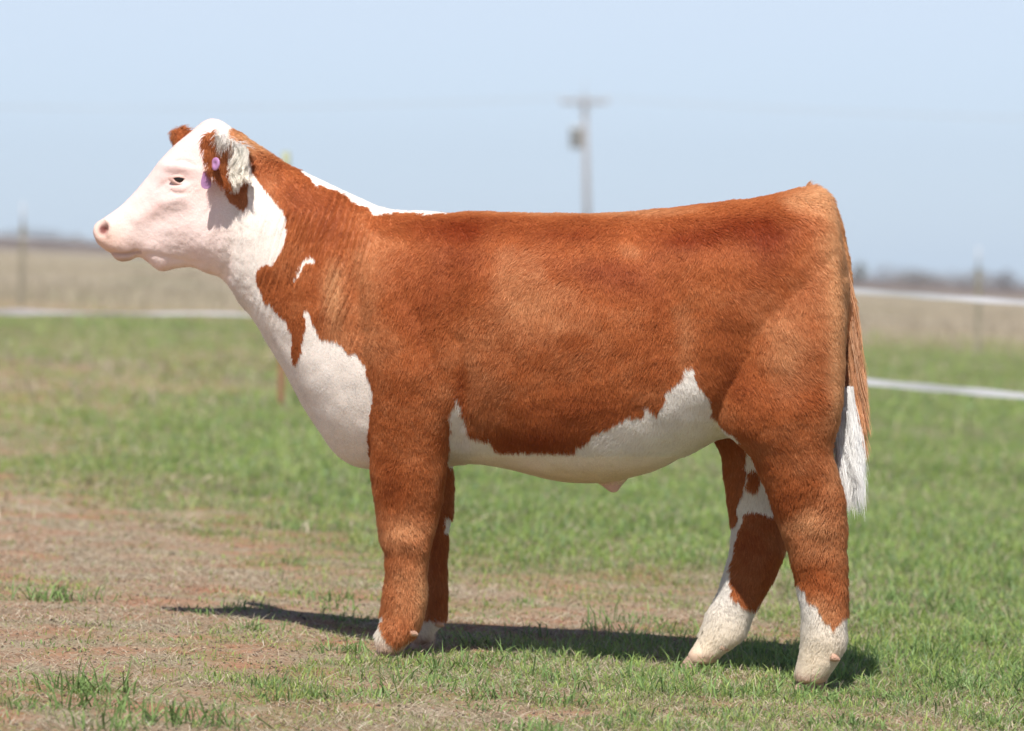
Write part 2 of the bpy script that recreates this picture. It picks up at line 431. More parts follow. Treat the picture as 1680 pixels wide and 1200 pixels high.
# long-bladed weed tufts that stand out of the turf
def tuft_group():
    r = np.random.default_rng(5)
    spots = [(125, 1140, 60, .10), (300, 1195, 55, .11), (95, 985, 60, .085), (520, 1150, 22, .05), (790, 1062, 14, .075), (650, 1100, 20, .03),
             (930, 1085, 24, .06), (1040, 1060, 26, .075), (1150, 1110, 30, .07), (1250, 1080, 26, .07), (1420, 1100, 46, .085), (1510, 1080, 50, .09),
             (1600, 1060, 50, .10), (1570, 1130, 44, .08), (1460, 1150, 40, .06), (870, 1150, 34, .05), (930, 1160, 40, .05), (420, 1035, 28, .05),
             (1000, 1040, 24, .085), (1035, 1025, 26, .09), (1120, 1045, 12, .08), (1660, 1020, 40, .09), (1630, 960, 40, .09), (560, 985, 20, .05),
             (730, 1120, 24, .03), (1330, 1150, 36, .06), (1380, 1160, 30, .05), (1200, 1140, 30, .05), (40, 1170, 26, .06), (160, 1170, 40, .10),
             (330, 1010, 22, .05), (380, 1000, 24, .045), (1540, 990, 34, .07), (1480, 1010, 34, .07), (1230, 985, 20, .07)]
    xs, ys, L, C, lean = [], [], [], [], []
    for _ in range(420):
        u, v = r.uniform(-60, 1740), r.uniform(830, 1215)
        d = 1.1 * F / (v - 425 - SLOPE * (u - 840)); x0 = (u - 840) / F * d
        g = float(green_frac(np.array([x0]), np.array([d]))[0])
        if r.uniform() < g * g * 1.1 + .06: spots.append((u, v, int(r.uniform(8, 34)), r.uniform(.045, .105) * (.55 + .5 * g)))
    for (u, v, n, l) in spots:
        d = 1.1 * F / (v - 425 - SLOPE * (u - 840)); x0 = (u - 840) / F * d
        n = int(n * 1.7); l = l * 1.0
        xs.append(x0 + r.normal(0, 0.05 * (l / .07), n)); ys.append(d + r.normal(0, 0.04, n))
        L.append(l * r.uniform(0.5, 1.35, n)); lean.append(r.uniform(0.1, 1.1, n))
        c = np.array([0.17, 0.26, 0.085]) * r.uniform(0.7, 1.7, (n, 1)); C.append(c)
    o = blades('weeds', np.concatenate(xs), np.concatenate(ys), np.concatenate(L), r.uniform(0.003, 0.006, sum(map(len, xs))), np.concatenate(lean), np.concatenate(C), m_grass, 0.9, seed=55)
    tag(o, kind='stuff')
tuft_group()
# tall dry and green growth along the fence line and beyond
def rough_strip(name, n, d0, d1, cols, l0, l1, seed, mask):
    r = np.random.default_rng(seed); x, y = scatter(n, d0, d1, 4, 1.3, seed)
    P = np.stack([x, y, 0 * x], 1); k = mask(x, y, P, r); x, y = x[k], y[k]; n = len(x)
    C = np.array(cols) * r.uniform(.75, 1.2, (n, 1))
    tag(blades(name, x, y, r.uniform(l0, l1, n), r.uniform(.010, .022, n), r.uniform(.05, .5, n), C, m_straw, .5, seed=seed), kind='stuff')
rough_strip('dry_grass', 16000, 24, 45, (0.36, 0.31, 0.23), 0.06, 0.20, 41,
            lambda x, y, P, r: (r.uniform(0, 1, len(x)) < sstep(.45, .75, .5 + .5 * vnoise(P, 1.6, 3)) * (1.0 - green_frac(x, y))))
rough_strip('dry_grass', 60000, 55, 150, (0.42, 0.36, 0.275), 0.15, 0.45, 42,
            lambda x, y, P, r: (r.uniform(0, 1, len(x)) < sstep(.3, .8, .5 + .5 * vnoise(P, 4, 3))))

# ================================================================== STEER
D0, DM = 10.40, 0.32 / 685
def dcf(u): return D0 - DM * (np.asarray(u, float) - 640)
def ringset(rows, n=60, k=48, inset=4.0):
    """rows: Au,Av, Bu,Bv, t, w, exponent, egg"""
    R_ = catmull(rows, n)
    th = np.linspace(0, 2 * np.pi, k, endpoint=False); c, s = np.cos(th), np.sin(th)
    out = []
    for (au, av, bu, bv, tc, wd, ex, eg) in R_:
        A = np.array([au, av]); B = np.array([bu, bv]); C = (A + B) / 2; H = (A - B) / 2
        hl = np.linalg.norm(H); H = H * max(0.3, (hl - inset) / hl)
        wd = max(wd, 0.002)
        ca = np.sign(c) * np.abs(c) ** (2 / ex); sa = np.sign(s) * np.abs(s) ** (2 / ex)
        uv = C + ca[:, None] * H
        d = dcf(uv[:, 0]) + tc
        P = at(uv[:, 0], uv[:, 1], d); P[:, 1] += sa * wd * (1 + eg * ca)
        out.append(P)
    return np.array(out)
mb = MB()
T = 0.0
trunk = [
 (153, 375, 154, 388, T, .020, 2.0, 0), (157, 364, 161, 403, T, .046, 2.2, 0), (172, 354, 177, 417, T, .058, 2.3, .0),
 (188, 343, 193, 430, T, .060, 2.3, .0), (205, 329, 213, 431, T, .062, 2.3, .0), (222, 311, 232, 427, T, .064, 2.3, .05), (243, 286, 262, 446, T, .074, 2.3, .10),
 (262, 261, 293, 443, T, .090, 2.3, .14), (284, 238, 318, 442, T, .102, 2.3, .10), (308, 218, 338, 451, T, .106, 2.3, .05),
 (335, 196, 360, 458, T, .104, 2.2, -.02), (357, 193, 378, 476, T, .100, 2.1, -.10), (381, 208, 392, 499, T, .098, 2.1, -.12),
 (410, 232, 415, 527, T, .110, 2.0, -.10), (440, 252, 440, 568, T, .130, 2.0, -.08), (475, 270, 468, 616, T, .150, 2.0, -.08),
 (515, 288, 500, 673, T, .175, 2.0, -.08), (560, 308, 532, 723, T, .200, 2.05, -.05), (600, 327, 565, 759, T, .220, 2.1, .02),
 (640, 342, 608, 773, T, .238, 2.2, .06), (690, 345, 672, 775, T, .252, 2.3, .08), (740, 346, 740, 764, T, .268, 2.35, .05),
 (820, 348, 820, 768, T, .285, 2.4, .02), (900, 350, 900, 788, T, .298, 2.4, .0), (980, 351, 980, 794, T, .300, 2.4, .0),
 (1060, 345, 1060, 778, T, .292, 2.4, .0), (1120, 338, 1125, 748, T, .280, 2.4, .03), (1180, 331, 1182, 722, T, .268, 2.4, .05),
 (1240, 325, 1240, 720, T, .260, 2.5, .05), (1290, 314, 1290, 705, T, .250, 2.6, .05), (1326, 312, 1330, 680, T, .228, 2.6, .0),
 (1349, 321, 1358, 650, T, .198, 2.6, .0), (1369, 356, 1377, 600, T, .160, 2.5, .0), (1386, 430, 1388, 535, T, .070, 2.2, .0)]
mb.rings(ringset(trunk, 170, 72, 3.0))
def leg(rows, tsign, inset=4.5, n=60, ex=2.2):
    """rows: v, left, right, |t|, half width across"""
    rr = []
    for (v, l, r_, tc, wd) in rows:
        rr.append((l, v, r_, v, tsign * tc, wd, ex, 0))
    return ringset(rr, n, 40, inset)
# near hind leg with thigh and buttock mass
mb.rings(leg([(400, 1230, 1376, .12, .060), (440, 1205, 1382, .14, .088), (500, 1185, 1388, .148, .106), (560, 1178, 1390, .154, .114), (620, 1172, 1388, .158, .114),
              (665, 1172, 1384, .165, .112), (705, 1180, 1376, .165, .102), (740, 1222, 1369, .165, .088), (775, 1244, 1375, .165, .076), (812, 1259, 1383, .162, .066),
              (850, 1274, 1388, .158, .058), (884, 1285, 1389, .155, .053), (917, 1296, 1389, .152, .050), (947, 1305, 1390, .150, .049),
              (985, 1310, 1391, .150, .049), (1022, 1313, 1391, .150, .050), (1058, 1311, 1389, .150, .052), (1085, 1306, 1378, .150, .052), (1108, 1300, 1363, .150, .050), (1119, 1303, 1357, .150, .046)], -1))
# far hind leg
mb.rings(leg([(440, 1205, 1378, .14, .098), (560, 1178, 1384, .150, .118), (650, 1165, 1370, .145, .110), (705, 1162, 1330, .14, .095), (750, 1182, 1310, .14, .078),
              (800, 1191, 1296, .14, .064), (857, 1199, 1290, .14, .055), (904, 1197, 1287, .14, .052), (940, 1188, 1272, .14, .050),
              (975, 1175, 1254, .14, .048), (1005, 1160, 1240, .14, .048), (1040, 1143, 1226, .14, .050), (1062, 1131, 1207, .14, .052), (1074, 1123, 1190, .14, .052), (1088, 1126, 1176, .14, .046)], 1))
# near fore leg with shoulder and arm
mb.rings(leg([(400, 600, 690, .13, .030), (450, 575, 712, .165, .060), (520, 578, 730, .185, .078), (590, 590, 744, .190, .084), (650, 600, 750, .185, .084), (700, 605, 745, .175, .080),
              (740, 606, 738, .165, .074), (772, 607, 733, .160, .068), (812, 613, 727, .155, .060), (851, 619, 718, .150, .053), (885, 624, 710, .150, .049), (914, 631, 703, .150, .046),
              (943, 633, 700, .148, .044), (971, 629, 700, .148, .044), (1000, 625, 697, .148, .045), (1025, 620, 690, .148, .048), (1045, 612, 676, .148, .050), (1058, 610, 667, .148, .050), (1066, 613, 662, .148, .046)], -1))
# far fore leg
mb.rings(leg([(560, 600, 735, .150, .080), (650, 620, 746, .160, .080), (720, 630, 746, .155, .072), (768, 640, 745, .15, .062), (803, 650, 744, .148, .056), (841, 660, 742, .147, .050), (870, 664, 738, .145, .047),
              (914, 672, 734, .145, .043), (962, 672, 734, .145, .042), (993, 672, 735, .145, .043), (1015, 674, 732, .145, .046), (1035, 670, 718, .145, .048), (1042, 669, 716, .145, .048), (1049, 670, 712, .145, .045)], 1))
# sheath
mb.rings(ringset([(968, 780, 1040, 778, 0, .040, 2, 0), (982, 793, 1028, 790, 0, .028, 2, 0), (994, 802, 1020, 799, 0, .016, 2, 0), (1003, 809, 1014, 807, 0, .007, 2, 0)], 14, 24, 0.5))
# ears
def ear(rows, Wd, n=26, th=0.0085):
    R_ = catmull(rows, n); ph = np.linspace(0, 2 * np.pi, 36, endpoint=False)
    out = []
    for (u, v, tt, hw) in R_:
        s = np.cos(ph); q = np.sin(ph)
        uv = np.array([u, v]) + s[:, None] * np.array(Wd) * hw
        P = at(uv[:, 0], uv[:, 1], dcf(u) + tt)
        sg = np.sign(tt)
        P[:, 1] += q * th + sg * (0.022 * s * s * (hw / 38))
        out.append(P)
    return np.array(out)
mb.rings(ear([(408, 276, -.080, 22), (397, 275, -.105, 31), (382, 270, -.135, 37), (366, 261, -.160, 36), (353, 248, -.178, 29), (343, 234, -.188, 19), (337, 224, -.192, 8)], (-0.42, 0.91)))
mb.rings(ear([(345, 262, .085, 18), (325, 248, .11, 22), (308, 235, .14, 20), (295, 224, .165, 15), (287, 216, .175, 5)], (-0.42, 0.91)))
# tail dock
tp = catmull([(1322, 324, 0), (1346, 333, 0), (1365, 362, 0), (1379, 410, 0), (1388, 470, -.01), (1393, 540, -.02), (1397, 610, -.03), (1396, 665, -.035), (1392, 700, -.035)], 60)
tw = at(tp[:, 0], tp[:, 1], dcf(tp[:, 0]) + tp[:, 2])
mb.tube(tw, np.interp(np.linspace(0, 1, 60), [0, .2, .5, 1], [.030, .021, .015, .009]), 20)
src = mb.build('raw_body', None)
rm = src.modifiers.new('r', 'REMESH'); rm.mode = 'VOXEL'; rm.voxel_size = 0.0048; rm.adaptivity = 0
dg = bpy.context.evaluated_depsgraph_get()
me = bpy.data.meshes.new_from_object(src.evaluated_get(dg))
bpy.data.objects.remove(src)
nv = len(me.vertices)
V = np.empty(nv * 3, np.float32); me.vertices.foreach_get('co', V); V = V.reshape(-1, 3).astype(float)
E = np.empty(len(me.edges) * 2, np.int32); me.edges.foreach_get('vertices', E); E = E.reshape(-1, 2)
LV = np.empty(len(me.loops), np.int32); me.loops.foreach_get('vertex_index', LV)
LT = np.empty(len(me.polygons), np.int32); me.polygons.foreach_get('loop_total', LT)
assert (LT == 4).all()
FQ = LV.reshape(-1, 4)
deg = np.bincount(E.ravel(), minlength=nv).astype(float)
def lap(X):
    return np.stack([(np.bincount(E[:, 0], X[E[:, 1], k], nv) + np.bincount(E[:, 1], X[E[:, 0], k], nv)) / deg for k in range(X.shape[1])], 1) - X
def sidecoord(P):
    """pixel-like side coordinates on the animal and signed offset from its mid plane"""
    u, v = proj(P)
    for _ in range(3):
        tt = P[:, 1] - dcf(u)
        Q = P.copy(); Q[:, 1] = dcf(u) - np.abs(tt)
        u, v = proj(Q)
    return u, v, tt
u0, v0 = proj(V)
wt = np.ones(nv)
wt = np.where(u0 < 420, 0.18, wt)          # keep the head crisp
wt = np.where((v0 > 1060), 0.3, wt)
wt = wt[:, None]
for it in range(60):
    V += 0.5 * wt * lap(V)
    V += -0.515 * wt * lap(V)
for it in range(4):
    V += 0.4 * lap(V)
def vnormals(V):
    a, b_, c, d = (V[FQ[:, k]] for k in range(4))
    fn = np.cross(c - a, d - b_)
    Nn = np.zeros_like(V)
    for k in range(3):
        for j in range(4):
            Nn[:, k] += np.bincount(FQ[:, j], fn[:, k], nv)
    return Nn / (np.linalg.norm(Nn, axis=1)[:, None] + 1e-12)
NV = vnormals(V)
su, sv, st_ = sidecoord(V)
def G(cu, cv, ru, rv, ang=0.0):
    a = math.radians(ang); du, dv = su - cu, sv - cv
    p = du * math.cos(a) + dv * math.sin(a); q = -du * math.sin(a) + dv * math.cos(a)
    return np.exp(-(p / ru) ** 2 - (q / rv) ** 2)
def seg(pts, r_):
    """gaussian distance to a polyline"""
    best = np.full(nv, 1e9)
    for (ax, ay), (bx, by) in zip(pts[:-1], pts[1:]):
        dx, dy = bx - ax, by - ay; L2 = dx * dx + dy * dy
        t_ = np.clip(((su - ax) * dx + (sv - ay) * dy) / L2, 0, 1)
        best = np.minimum(best, (su - ax - t_ * dx) ** 2 + (sv - ay - t_ * dy) ** 2)
    return np.exp(-best / r_ ** 2)
ear_m = (np.abs(st_) > 0.12) & (su < 420)
side = sstep(0.01, 0.045, np.abs(st_))
D = np.zeros(nv)
# face
fc = np.zeros(nv)
fc -= 0.009 * G(293, 293, 22, 13, 8); fc += 0.006 * G(290, 274, 30, 9, 8); fc += 0.003 * G(296, 308, 24, 6, 4)
fc -= 0.006 * G(268, 303, 14, 12, 30); fc += 0.005 * seg([(300, 325), (262, 335), (225, 360)], 11)
fc -= 0.0025 * seg([(300, 352), (262, 362), (240, 385)], 14); fc += 0.009 * G(335, 395, 38, 46)
fc += 0.004 * G(205, 385, 30, 26); fc -= 0.024 * G(169, 375, 8, 10, 25); fc += 0.005 * seg([(160, 362), (172, 360), (180, 370), (178, 384)], 5)
fc -= 0.006 * seg([(176, 416), (195, 418), (212, 417), (224, 413)], 3.0); fc += 0.004 * G(205, 424, 20, 5); fc -= 0.005 * G(238, 430, 7, 9)
fc += 0.005 * G(262, 440, 13, 8); fc -= 0.003 * seg([(240, 418), (290, 425), (330, 432)], 5)
fc -= 0.002 * (seg([(275, 268), (300, 263), (318, 272)], 2.6) + seg([(280, 315), (300, 317), (316, 305)], 2.6))
fc += 0.004 * G(355, 300, 30, 50) - 0.005 * seg([(392, 300), (388, 380), (372, 450)], 10)
D += np.where(su < 300, 0.003 * G(198, 433, 11, 8) - 0.004 * G(226, 430, 8, 8) - .004 * G(178, 420, 6, 6) + 0.004 * G(260, 448, 16, 9) - 0.003 * G(187, 413, 9, 5), 0)
D += np.where(ear_m, 0, fc) * np.where(su < 420, 1, 0) * side
# neck wrinkles
wr = sstep(405, 450, su) * (1 - sstep(560, 650, su)) * sstep(285, 330, sv) * (1 - sstep(500, 590, sv))
P3 = np.stack([su, sv, 0 * su], 1)
ph_ = su + 0.33 * (sv - 400) + 7 * vnoise(P3, 60, 5)
wv = np.sin(ph_ / 23.0 * 2 * np.pi); wv2 = np.sin(ph_ / 8.7 * 2 * np.pi + 2 * vnoise(P3, 40, 8))
D += wr * (0.0125 * (np.abs(wv) - 0.6) + 0.0022 * wv2) * np.clip(0.40 + 0.9 * vnoise(P3, 38, 9), 0, 1) * (1 - .6 * (sv > 470) * (su < 520)) * sstep(0.02, .06, np.abs(st_))
# muscle and skin relief
D -= 0.009 * seg([(752, 560), (757, 640), (752, 720)], 13) * (np.abs(st_) > .1)
D -= 0.002 * seg([(765, 640), (775, 690)], 6) - 0.005 * G(735, 660, 18, 30)
D += 0.010 * G(640, 470, 50, 60) - 0.007 * seg([(560, 400), (585, 480), (592, 540)], 20)
D -= 0.009 * seg([(1120, 520), (1135, 590)], 34) - 0.006 * G(960, 520, 120, 90)
D -= 0.0035 * seg([(1300, 330), (1345, 352), (1370, 392), (1384, 450)], 5) - 0.004 * seg([(1290, 345), (1330, 366), (1358, 405)], 10)
D -= 0.0025 * seg([(1084, 455), (1074, 500), (1078, 580)], 5)
D += 0.005 * seg([(640, 430), (660, 520), (690, 600)], 34) + 0.004 * G(1180, 430, 40, 30)
D += 0.008 * G(1250, 500, 60, 80); D -= 0.006 * seg([(740, 350), (735, 430), (745, 540)], 22)
leg_m = sstep(740, 780, sv)
D -= leg_m * 0.006 * (G(643, 830, 10, 20) + seg([(628, 900), (640, 910)], 9) * .35 + seg([(1300, 870), (1340, 890)], 20) * .5)
D += leg_m * (0.006 * G(660, 885, 30, 20) + 0.006 * G(1355, 860, 22, 26) - 0.005 * G(1330, 830, 20, 30) + 0.004 * G(660, 1040, 30, 18))
P3w = V
D += np.where((su < 420) & (su > 190), 0.0007 * vnoise(P3w, 0.022, 41) + 0.0005 * vnoise(P3w, 0.011, 42), 0)
D += np.where(su < 420, 1, 0) * side * (0.0 * (seg([(262, 318), (240, 335), (226, 352)], 2.6) + seg([(275, 330), (268, 352), (250, 366)], 2.4) + seg([(310, 330), (322, 360), (318, 392)], 3)) - 0.0016 * (seg([(283, 268), (296, 263), (312, 266)], 2) + seg([(280, 312), (292, 320), (310, 317), (322, 306)], 2.0) + seg([(272, 296), (262, 304), (256, 312)], 3)))
D += 0.0022 * vnoise(P3w, 0.09, 31) * (su > 420) + 0.0012 * vnoise(P3w, 0.04, 32) * (su > 420) + 0.002 * leg_m * vnoise(P3w, 0.05, 33)
V = V + NV * D[:, None]
V[:] += 0
NV = vnormals(V)

# ---- coat pattern
W_FACE = [(100, 150), (375, 150), (381, 205), (373, 221), (374, 232), (383, 240), (392, 238), (400, 246), (412, 262), (414, 285), (429, 304), (445, 323), (464, 344), (471, 373), (467, 400),
          (456, 421), (444, 437), (435, 432), (428, 438), (421, 445), (419, 461), (427, 477), (435, 497), (443, 493), (453, 510), (470, 527), (478, 553),
          (479, 593), (484, 599), (492, 577), (497, 547), (500, 530), (496, 513), (503, 505), (513, 530), (528, 555), (550, 557), (570, 578), (583, 577), (597, 597), (612, 640),
          (607, 683), (602, 717), (604, 740), (606, 800), (300, 800), (100, 500)]
W_CREST = [(484, 274), (493, 282), (510, 295), (518, 307), (523, 303), (537, 308), (560, 317), (570, 325), (587, 337), (603, 340), (615, 356), (627, 351), (687, 352), (740, 352), (740, 300), (484, 250)]
W_NECK = [(480, 462), (489, 440), (497, 427), (505, 420), (513, 420), (518, 429), (511, 432), (502, 432), (493, 446), (484, 464)]
B_JAW = [(366, 296), (368, 320), (376, 333), (388, 340), (400, 347), (407, 331), (408, 300)]
B_EAR = [(316, 205), (350, 215), (362, 240), (378, 232), (380, 250), (374, 270), (377, 290), (378, 325), (316, 325)]
W_BELLY = [(752, 640), (757, 656), (767, 695), (778, 714), (800, 717), (813, 737), (832, 745), (855, 740), (881, 750), (913, 754), (939, 745), (945, 730), (964, 725), (977, 708),
           (1009, 695), (1029, 682), (1054, 684), (1061, 663), (1067, 669), (1077, 679), (1090, 660), (1090, 640), (1115, 624), (1123, 602), (1136, 602), (1141, 627), (1164, 653), (1170, 679),
           (1183, 698), (1202, 711), (1215, 734), (1228, 752), (1244, 800), (1200, 830), (733, 830), (731, 772), (739, 721), (742, 676)]
B_FH = [[(1150, 700), (1215, 700), (1222, 735), (1222, 752), (1225, 775), (1219, 805), (1210, 839), (1212, 850), (1203, 858), (1195, 840), (1180, 790)],
        [(1229, 770), (1226, 794), (1236, 806), (1244, 802), (1250, 780), (1240, 768)],
        [(1225, 838), (1216, 862), (1210, 880), (1204, 925), (1202, 974), (1214, 989), (1236, 996), (1251, 977), (1270, 940), (1310, 902), (1310, 850), (1268, 842), (1244, 838)]]
W_NH = [(1295, 938), (1306, 947), (1319, 959), (1330, 981), (1345, 989), (1350, 1005), (1356, 1018), (1367, 1028), (1379, 1011), (1386, 1003), (1400, 998), (1400, 1200), (1280, 1200)]
W_NF = [(600, 1000), (634, 1006), (630, 1018), (628, 1030), (636, 1046), (650, 1058), (668, 1048), (685, 1034), (700, 1020), (700, 1150), (600, 1150)]
def marks(P, jit=1.0):
    u, v, tt = sidecoord(P)
    ur, vr = proj(P)
    n1 = vnoise(P, 0.020, 61) * 2.2 + vnoise(P, 0.008, 62) * 1.3; n2 = vnoise(P, 0.020, 63) * 2.2 + vnoise(P, 0.008, 64) * 1.3
    uj, vj = u + n1 * jit, v + n2 * jit; urj, vrj = ur + n1 * jit, vr + n2 * jit
    wht = inpoly(uj, vj, W_FACE) | inpoly(uj, vj, W_NECK)
    wht |= inpoly(uj, vj, W_CREST) & (np.abs(tt) < 0.10)
    ears = (np.abs(tt) > 0.115) & (u < 424) & (v < 320)
    wht &= ~(inpoly(uj, vj, B_JAW) & ~ears)
    wht = np.where(ears, ~inpoly(uj, vj, B_EAR), wht)
    wht = np.where(ears & (tt > 0), False, wht)
    wht |= inpoly(uj, vj, W_BELLY)
    wht |= (v > 740) & (v < 815) & (u > 760) & (u < 1160)
    low = v > 700
    # inside of the belly / between the legs
    wht |= (np.abs(tt) < 0.10) & (v > 690) & (u > 600) & (u < 1230) & (v < 830)
    fleg = (tt > 0.03)
    fh = fleg & (vr > 700) & (ur > 1090)
    b = inpoly(urj, vrj, B_FH[0]) | inpoly(urj, vrj, B_FH[1]) | inpoly(urj, vrj, B_FH[2])
    wht = np.where(fh, ~b, wht)
    ff = fleg & (vr > 764) & (ur < 770) & (ur > 625)
    wht = np.where(ff, (vrj > 1012) | ((urj > 728) & (((urj - 733) / 8) ** 2 + ((vrj - 858) / 15) ** 2 < 1)), wht)
    nl = (tt < -0.03) & (v > 760)
    nh = nl & (u > 1200)
    wht = np.where(nh, inpoly(uj, vj, W_NH), wht)
    nf = nl & (u < 760) & (v > 778)
    wht = np.where(nf, inpoly(uj, vj, W_NF), wht)
    return wht, u, v, tt
BL = [(547, 480, 18, 60, .85), (600, 470, 36, 90, .25), (838, 465, 50, 70, .26), (905, 510, 90, 70, .28), (1039, 411, 26, 20, .5), (1288, 575, 36, 70, .35), (1126, 564, 18, 50, .28),  # coat tone blobs, with some crease and leg shading painted in
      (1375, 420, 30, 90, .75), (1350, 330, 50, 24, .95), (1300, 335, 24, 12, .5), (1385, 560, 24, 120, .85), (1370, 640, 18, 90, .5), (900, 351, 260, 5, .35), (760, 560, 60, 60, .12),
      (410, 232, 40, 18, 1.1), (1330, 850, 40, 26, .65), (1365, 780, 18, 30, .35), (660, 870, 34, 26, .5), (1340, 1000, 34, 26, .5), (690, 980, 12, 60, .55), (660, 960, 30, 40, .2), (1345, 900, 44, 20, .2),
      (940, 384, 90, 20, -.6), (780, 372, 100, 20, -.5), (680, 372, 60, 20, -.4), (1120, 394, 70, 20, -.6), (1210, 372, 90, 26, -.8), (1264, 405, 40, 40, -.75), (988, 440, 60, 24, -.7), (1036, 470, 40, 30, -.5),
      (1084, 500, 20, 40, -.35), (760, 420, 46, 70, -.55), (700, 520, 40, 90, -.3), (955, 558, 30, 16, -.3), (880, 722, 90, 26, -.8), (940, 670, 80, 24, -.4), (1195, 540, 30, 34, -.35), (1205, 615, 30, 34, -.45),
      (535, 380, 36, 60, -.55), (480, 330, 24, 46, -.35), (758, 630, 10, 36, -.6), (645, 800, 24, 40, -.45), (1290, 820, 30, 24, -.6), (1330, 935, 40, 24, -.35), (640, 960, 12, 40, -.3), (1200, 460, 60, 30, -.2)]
def coat(P):
    w_, u, v, tt = marks(P)
    k = np.zeros(len(P))
    k += .07
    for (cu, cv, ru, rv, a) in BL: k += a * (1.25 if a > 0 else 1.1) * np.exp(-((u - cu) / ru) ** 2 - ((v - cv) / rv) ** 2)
    k += 0.20 * vnoise(P, 0.13, 71) + 0.13 * vnoise(P, 0.045, 72) + 0.10 * vnoise(P, 0.014, 73)
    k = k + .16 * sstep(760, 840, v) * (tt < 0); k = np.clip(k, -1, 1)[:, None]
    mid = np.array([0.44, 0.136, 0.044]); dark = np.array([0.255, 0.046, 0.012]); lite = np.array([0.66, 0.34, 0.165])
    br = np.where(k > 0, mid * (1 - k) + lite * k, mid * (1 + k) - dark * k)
    wc = np.array([0.84, 0.80, 0.75]) * (1 + 0.05 * vnoise(P, .05, 74))[:, None]
    # cream stain low on the legs
    cr = sstep(960, 1090, v)[:, None]; wc = wc * (1 - cr) + np.array([0.80, 0.70, 0.56]) * cr
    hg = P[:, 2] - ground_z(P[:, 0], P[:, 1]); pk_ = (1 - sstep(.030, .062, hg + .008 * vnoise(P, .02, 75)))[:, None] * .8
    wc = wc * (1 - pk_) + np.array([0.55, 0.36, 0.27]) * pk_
    return w_, br, wc, u, v, tt
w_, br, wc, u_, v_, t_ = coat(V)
skin = np.array([0.86, 0.66, 0.60])
hd = (1 - sstep(330, 430, u_))[:, None] * (np.abs(t_) < .125)[:, None]
pinkn = (0.5 + 0.5 * vnoise(V, 0.06, 81))[:, None]
facec = np.array([0.86, 0.72, 0.68]) * (1 - pinkn) + np.array([0.86, 0.655, 0.60]) * pinkn
muz = np.exp(-((u_ - 172) / 34) ** 2 - ((v_ - 395) / 42) ** 2)[:, None]
facec = facec * (1 - muz) + np.array([0.80, 0.555, 0.46]) * muz
nos = np.clip(1.5 * np.exp(-((u_ - 169.5) / 7.5) ** 2 - ((v_ - 377) / 8) ** 2), 0, 1)[:, None]
facec = facec * (1 - nos * .95) + np.array([0.16, 0.04, 0.035]) * nos * .95
mth = np.exp(-((v_ - (417 - 3 * np.clip((u_ - 205) / 25, 0, 1))) / 3.2) ** 2)[:, None] * ((u_ > 174) & (u_ < 232))[:, None]
facec = facec * (1 - .6 * mth) + np.array([0.33, 0.20, 0.16]) * .6 * mth
lip = np.exp(-((u_ - 202) / 24) ** 2 - ((v_ - 430) / 9) ** 2)[:, None]  # greyish pink lower lip, with the shade there painted into its colour
facec = facec * (1 - .8 * lip) + np.array([0.50, 0.36, 0.31]) * .8 * lip
for (cu, cv, ru, rv, a, c3) in [(268, 300, 10, 5, .5, (.55, .38, .33)), (297, 309, 18, 6, .4, (.78, .42, .38)), (290, 280, 24, 8, .25, (.85, .50, .46)), (262, 318, 9, 6, .3, (.55, .45, .42)),
                               (238, 430, 4, 4, .7, (.5, .12, .10)), (255, 335, 12, 9, .3, (.85, .5, .45)), (225, 355, 30, 12, .22, (.86, .52, .47)), (325, 250, 26, 16, .25, (.86, .56, .49)), (345, 205, 22, 10, .3, (.86, .60, .52)), (262, 305, 8, 5, .4, (.5, .42, .40)), (284, 296, 5, 4, .6, (.62, .26, .24)), (297, 316, 16, 3, .4, (.55, .42, .35))]:
    g_ = a * np.exp(-((u_ - cu) / ru) ** 2 - ((v_ - cv) / rv) ** 2)[:, None]
    facec = facec * (1 - g_) + np.array(c3) * g_
wskin = wc * np.array([0.97, 0.90, 0.86])
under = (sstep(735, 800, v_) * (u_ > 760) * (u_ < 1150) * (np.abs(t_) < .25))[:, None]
wskin = wskin * (1 - under * .5) + np.array([0.74, 0.54, 0.40]) * under * .5  # warm light bounced off the ground, painted into the belly skin colour
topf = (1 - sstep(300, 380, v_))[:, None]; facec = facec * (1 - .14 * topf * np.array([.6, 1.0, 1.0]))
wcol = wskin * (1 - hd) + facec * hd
sh_ = ((u_ > 960) & (u_ < 1045) & (v_ > 790))[:, None]
wcol = np.where(sh_, np.array([0.66, 0.42, 0.38]), wcol)
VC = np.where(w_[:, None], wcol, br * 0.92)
steer = empty('steer', (0, 10.3, float(-SLOPE * 0)))
tag(steer, 'red and white show steer with a white face, standing side on in the pasture', 'steer')
m_skin, t2, b2 = new_mat('steer_hide')
a2 = t2.nodes.new('ShaderNodeAttribute'); a2.attribute_name = 'Col'
geo = t2.nodes.new('ShaderNodeNewGeometry')
t2.links.new(a2.outputs['Color'], b2.inputs['Base Color'])
b2.inputs['Roughness'].default_value = 0.62; b2.inputs['Specular IOR Level'].default_value = 0.25
b2.inputs['Subsurface Weight'].default_value = 0.06; b2.inputs['Subsurface Radius'].default_value = (0.012, 0.005, 0.003)
b2.inputs['Subsurface Scale'].default_value = 0.6
bp2 = t2.nodes.new('ShaderNodeBump'); bp2.inputs['Strength'].default_value = 0.5; bp2.inputs['Distance'].default_value = 0.003
t2.links.new(N(t2, 160, 5, 0.6), bp2.inputs['Height']); t2.links.new(bp2.outputs[0], b2.inputs['Normal'])
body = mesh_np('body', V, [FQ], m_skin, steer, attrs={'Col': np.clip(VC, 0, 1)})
bvh = BVHTree.FromPolygons([Vector(p) for p in V], FQ.tolist())

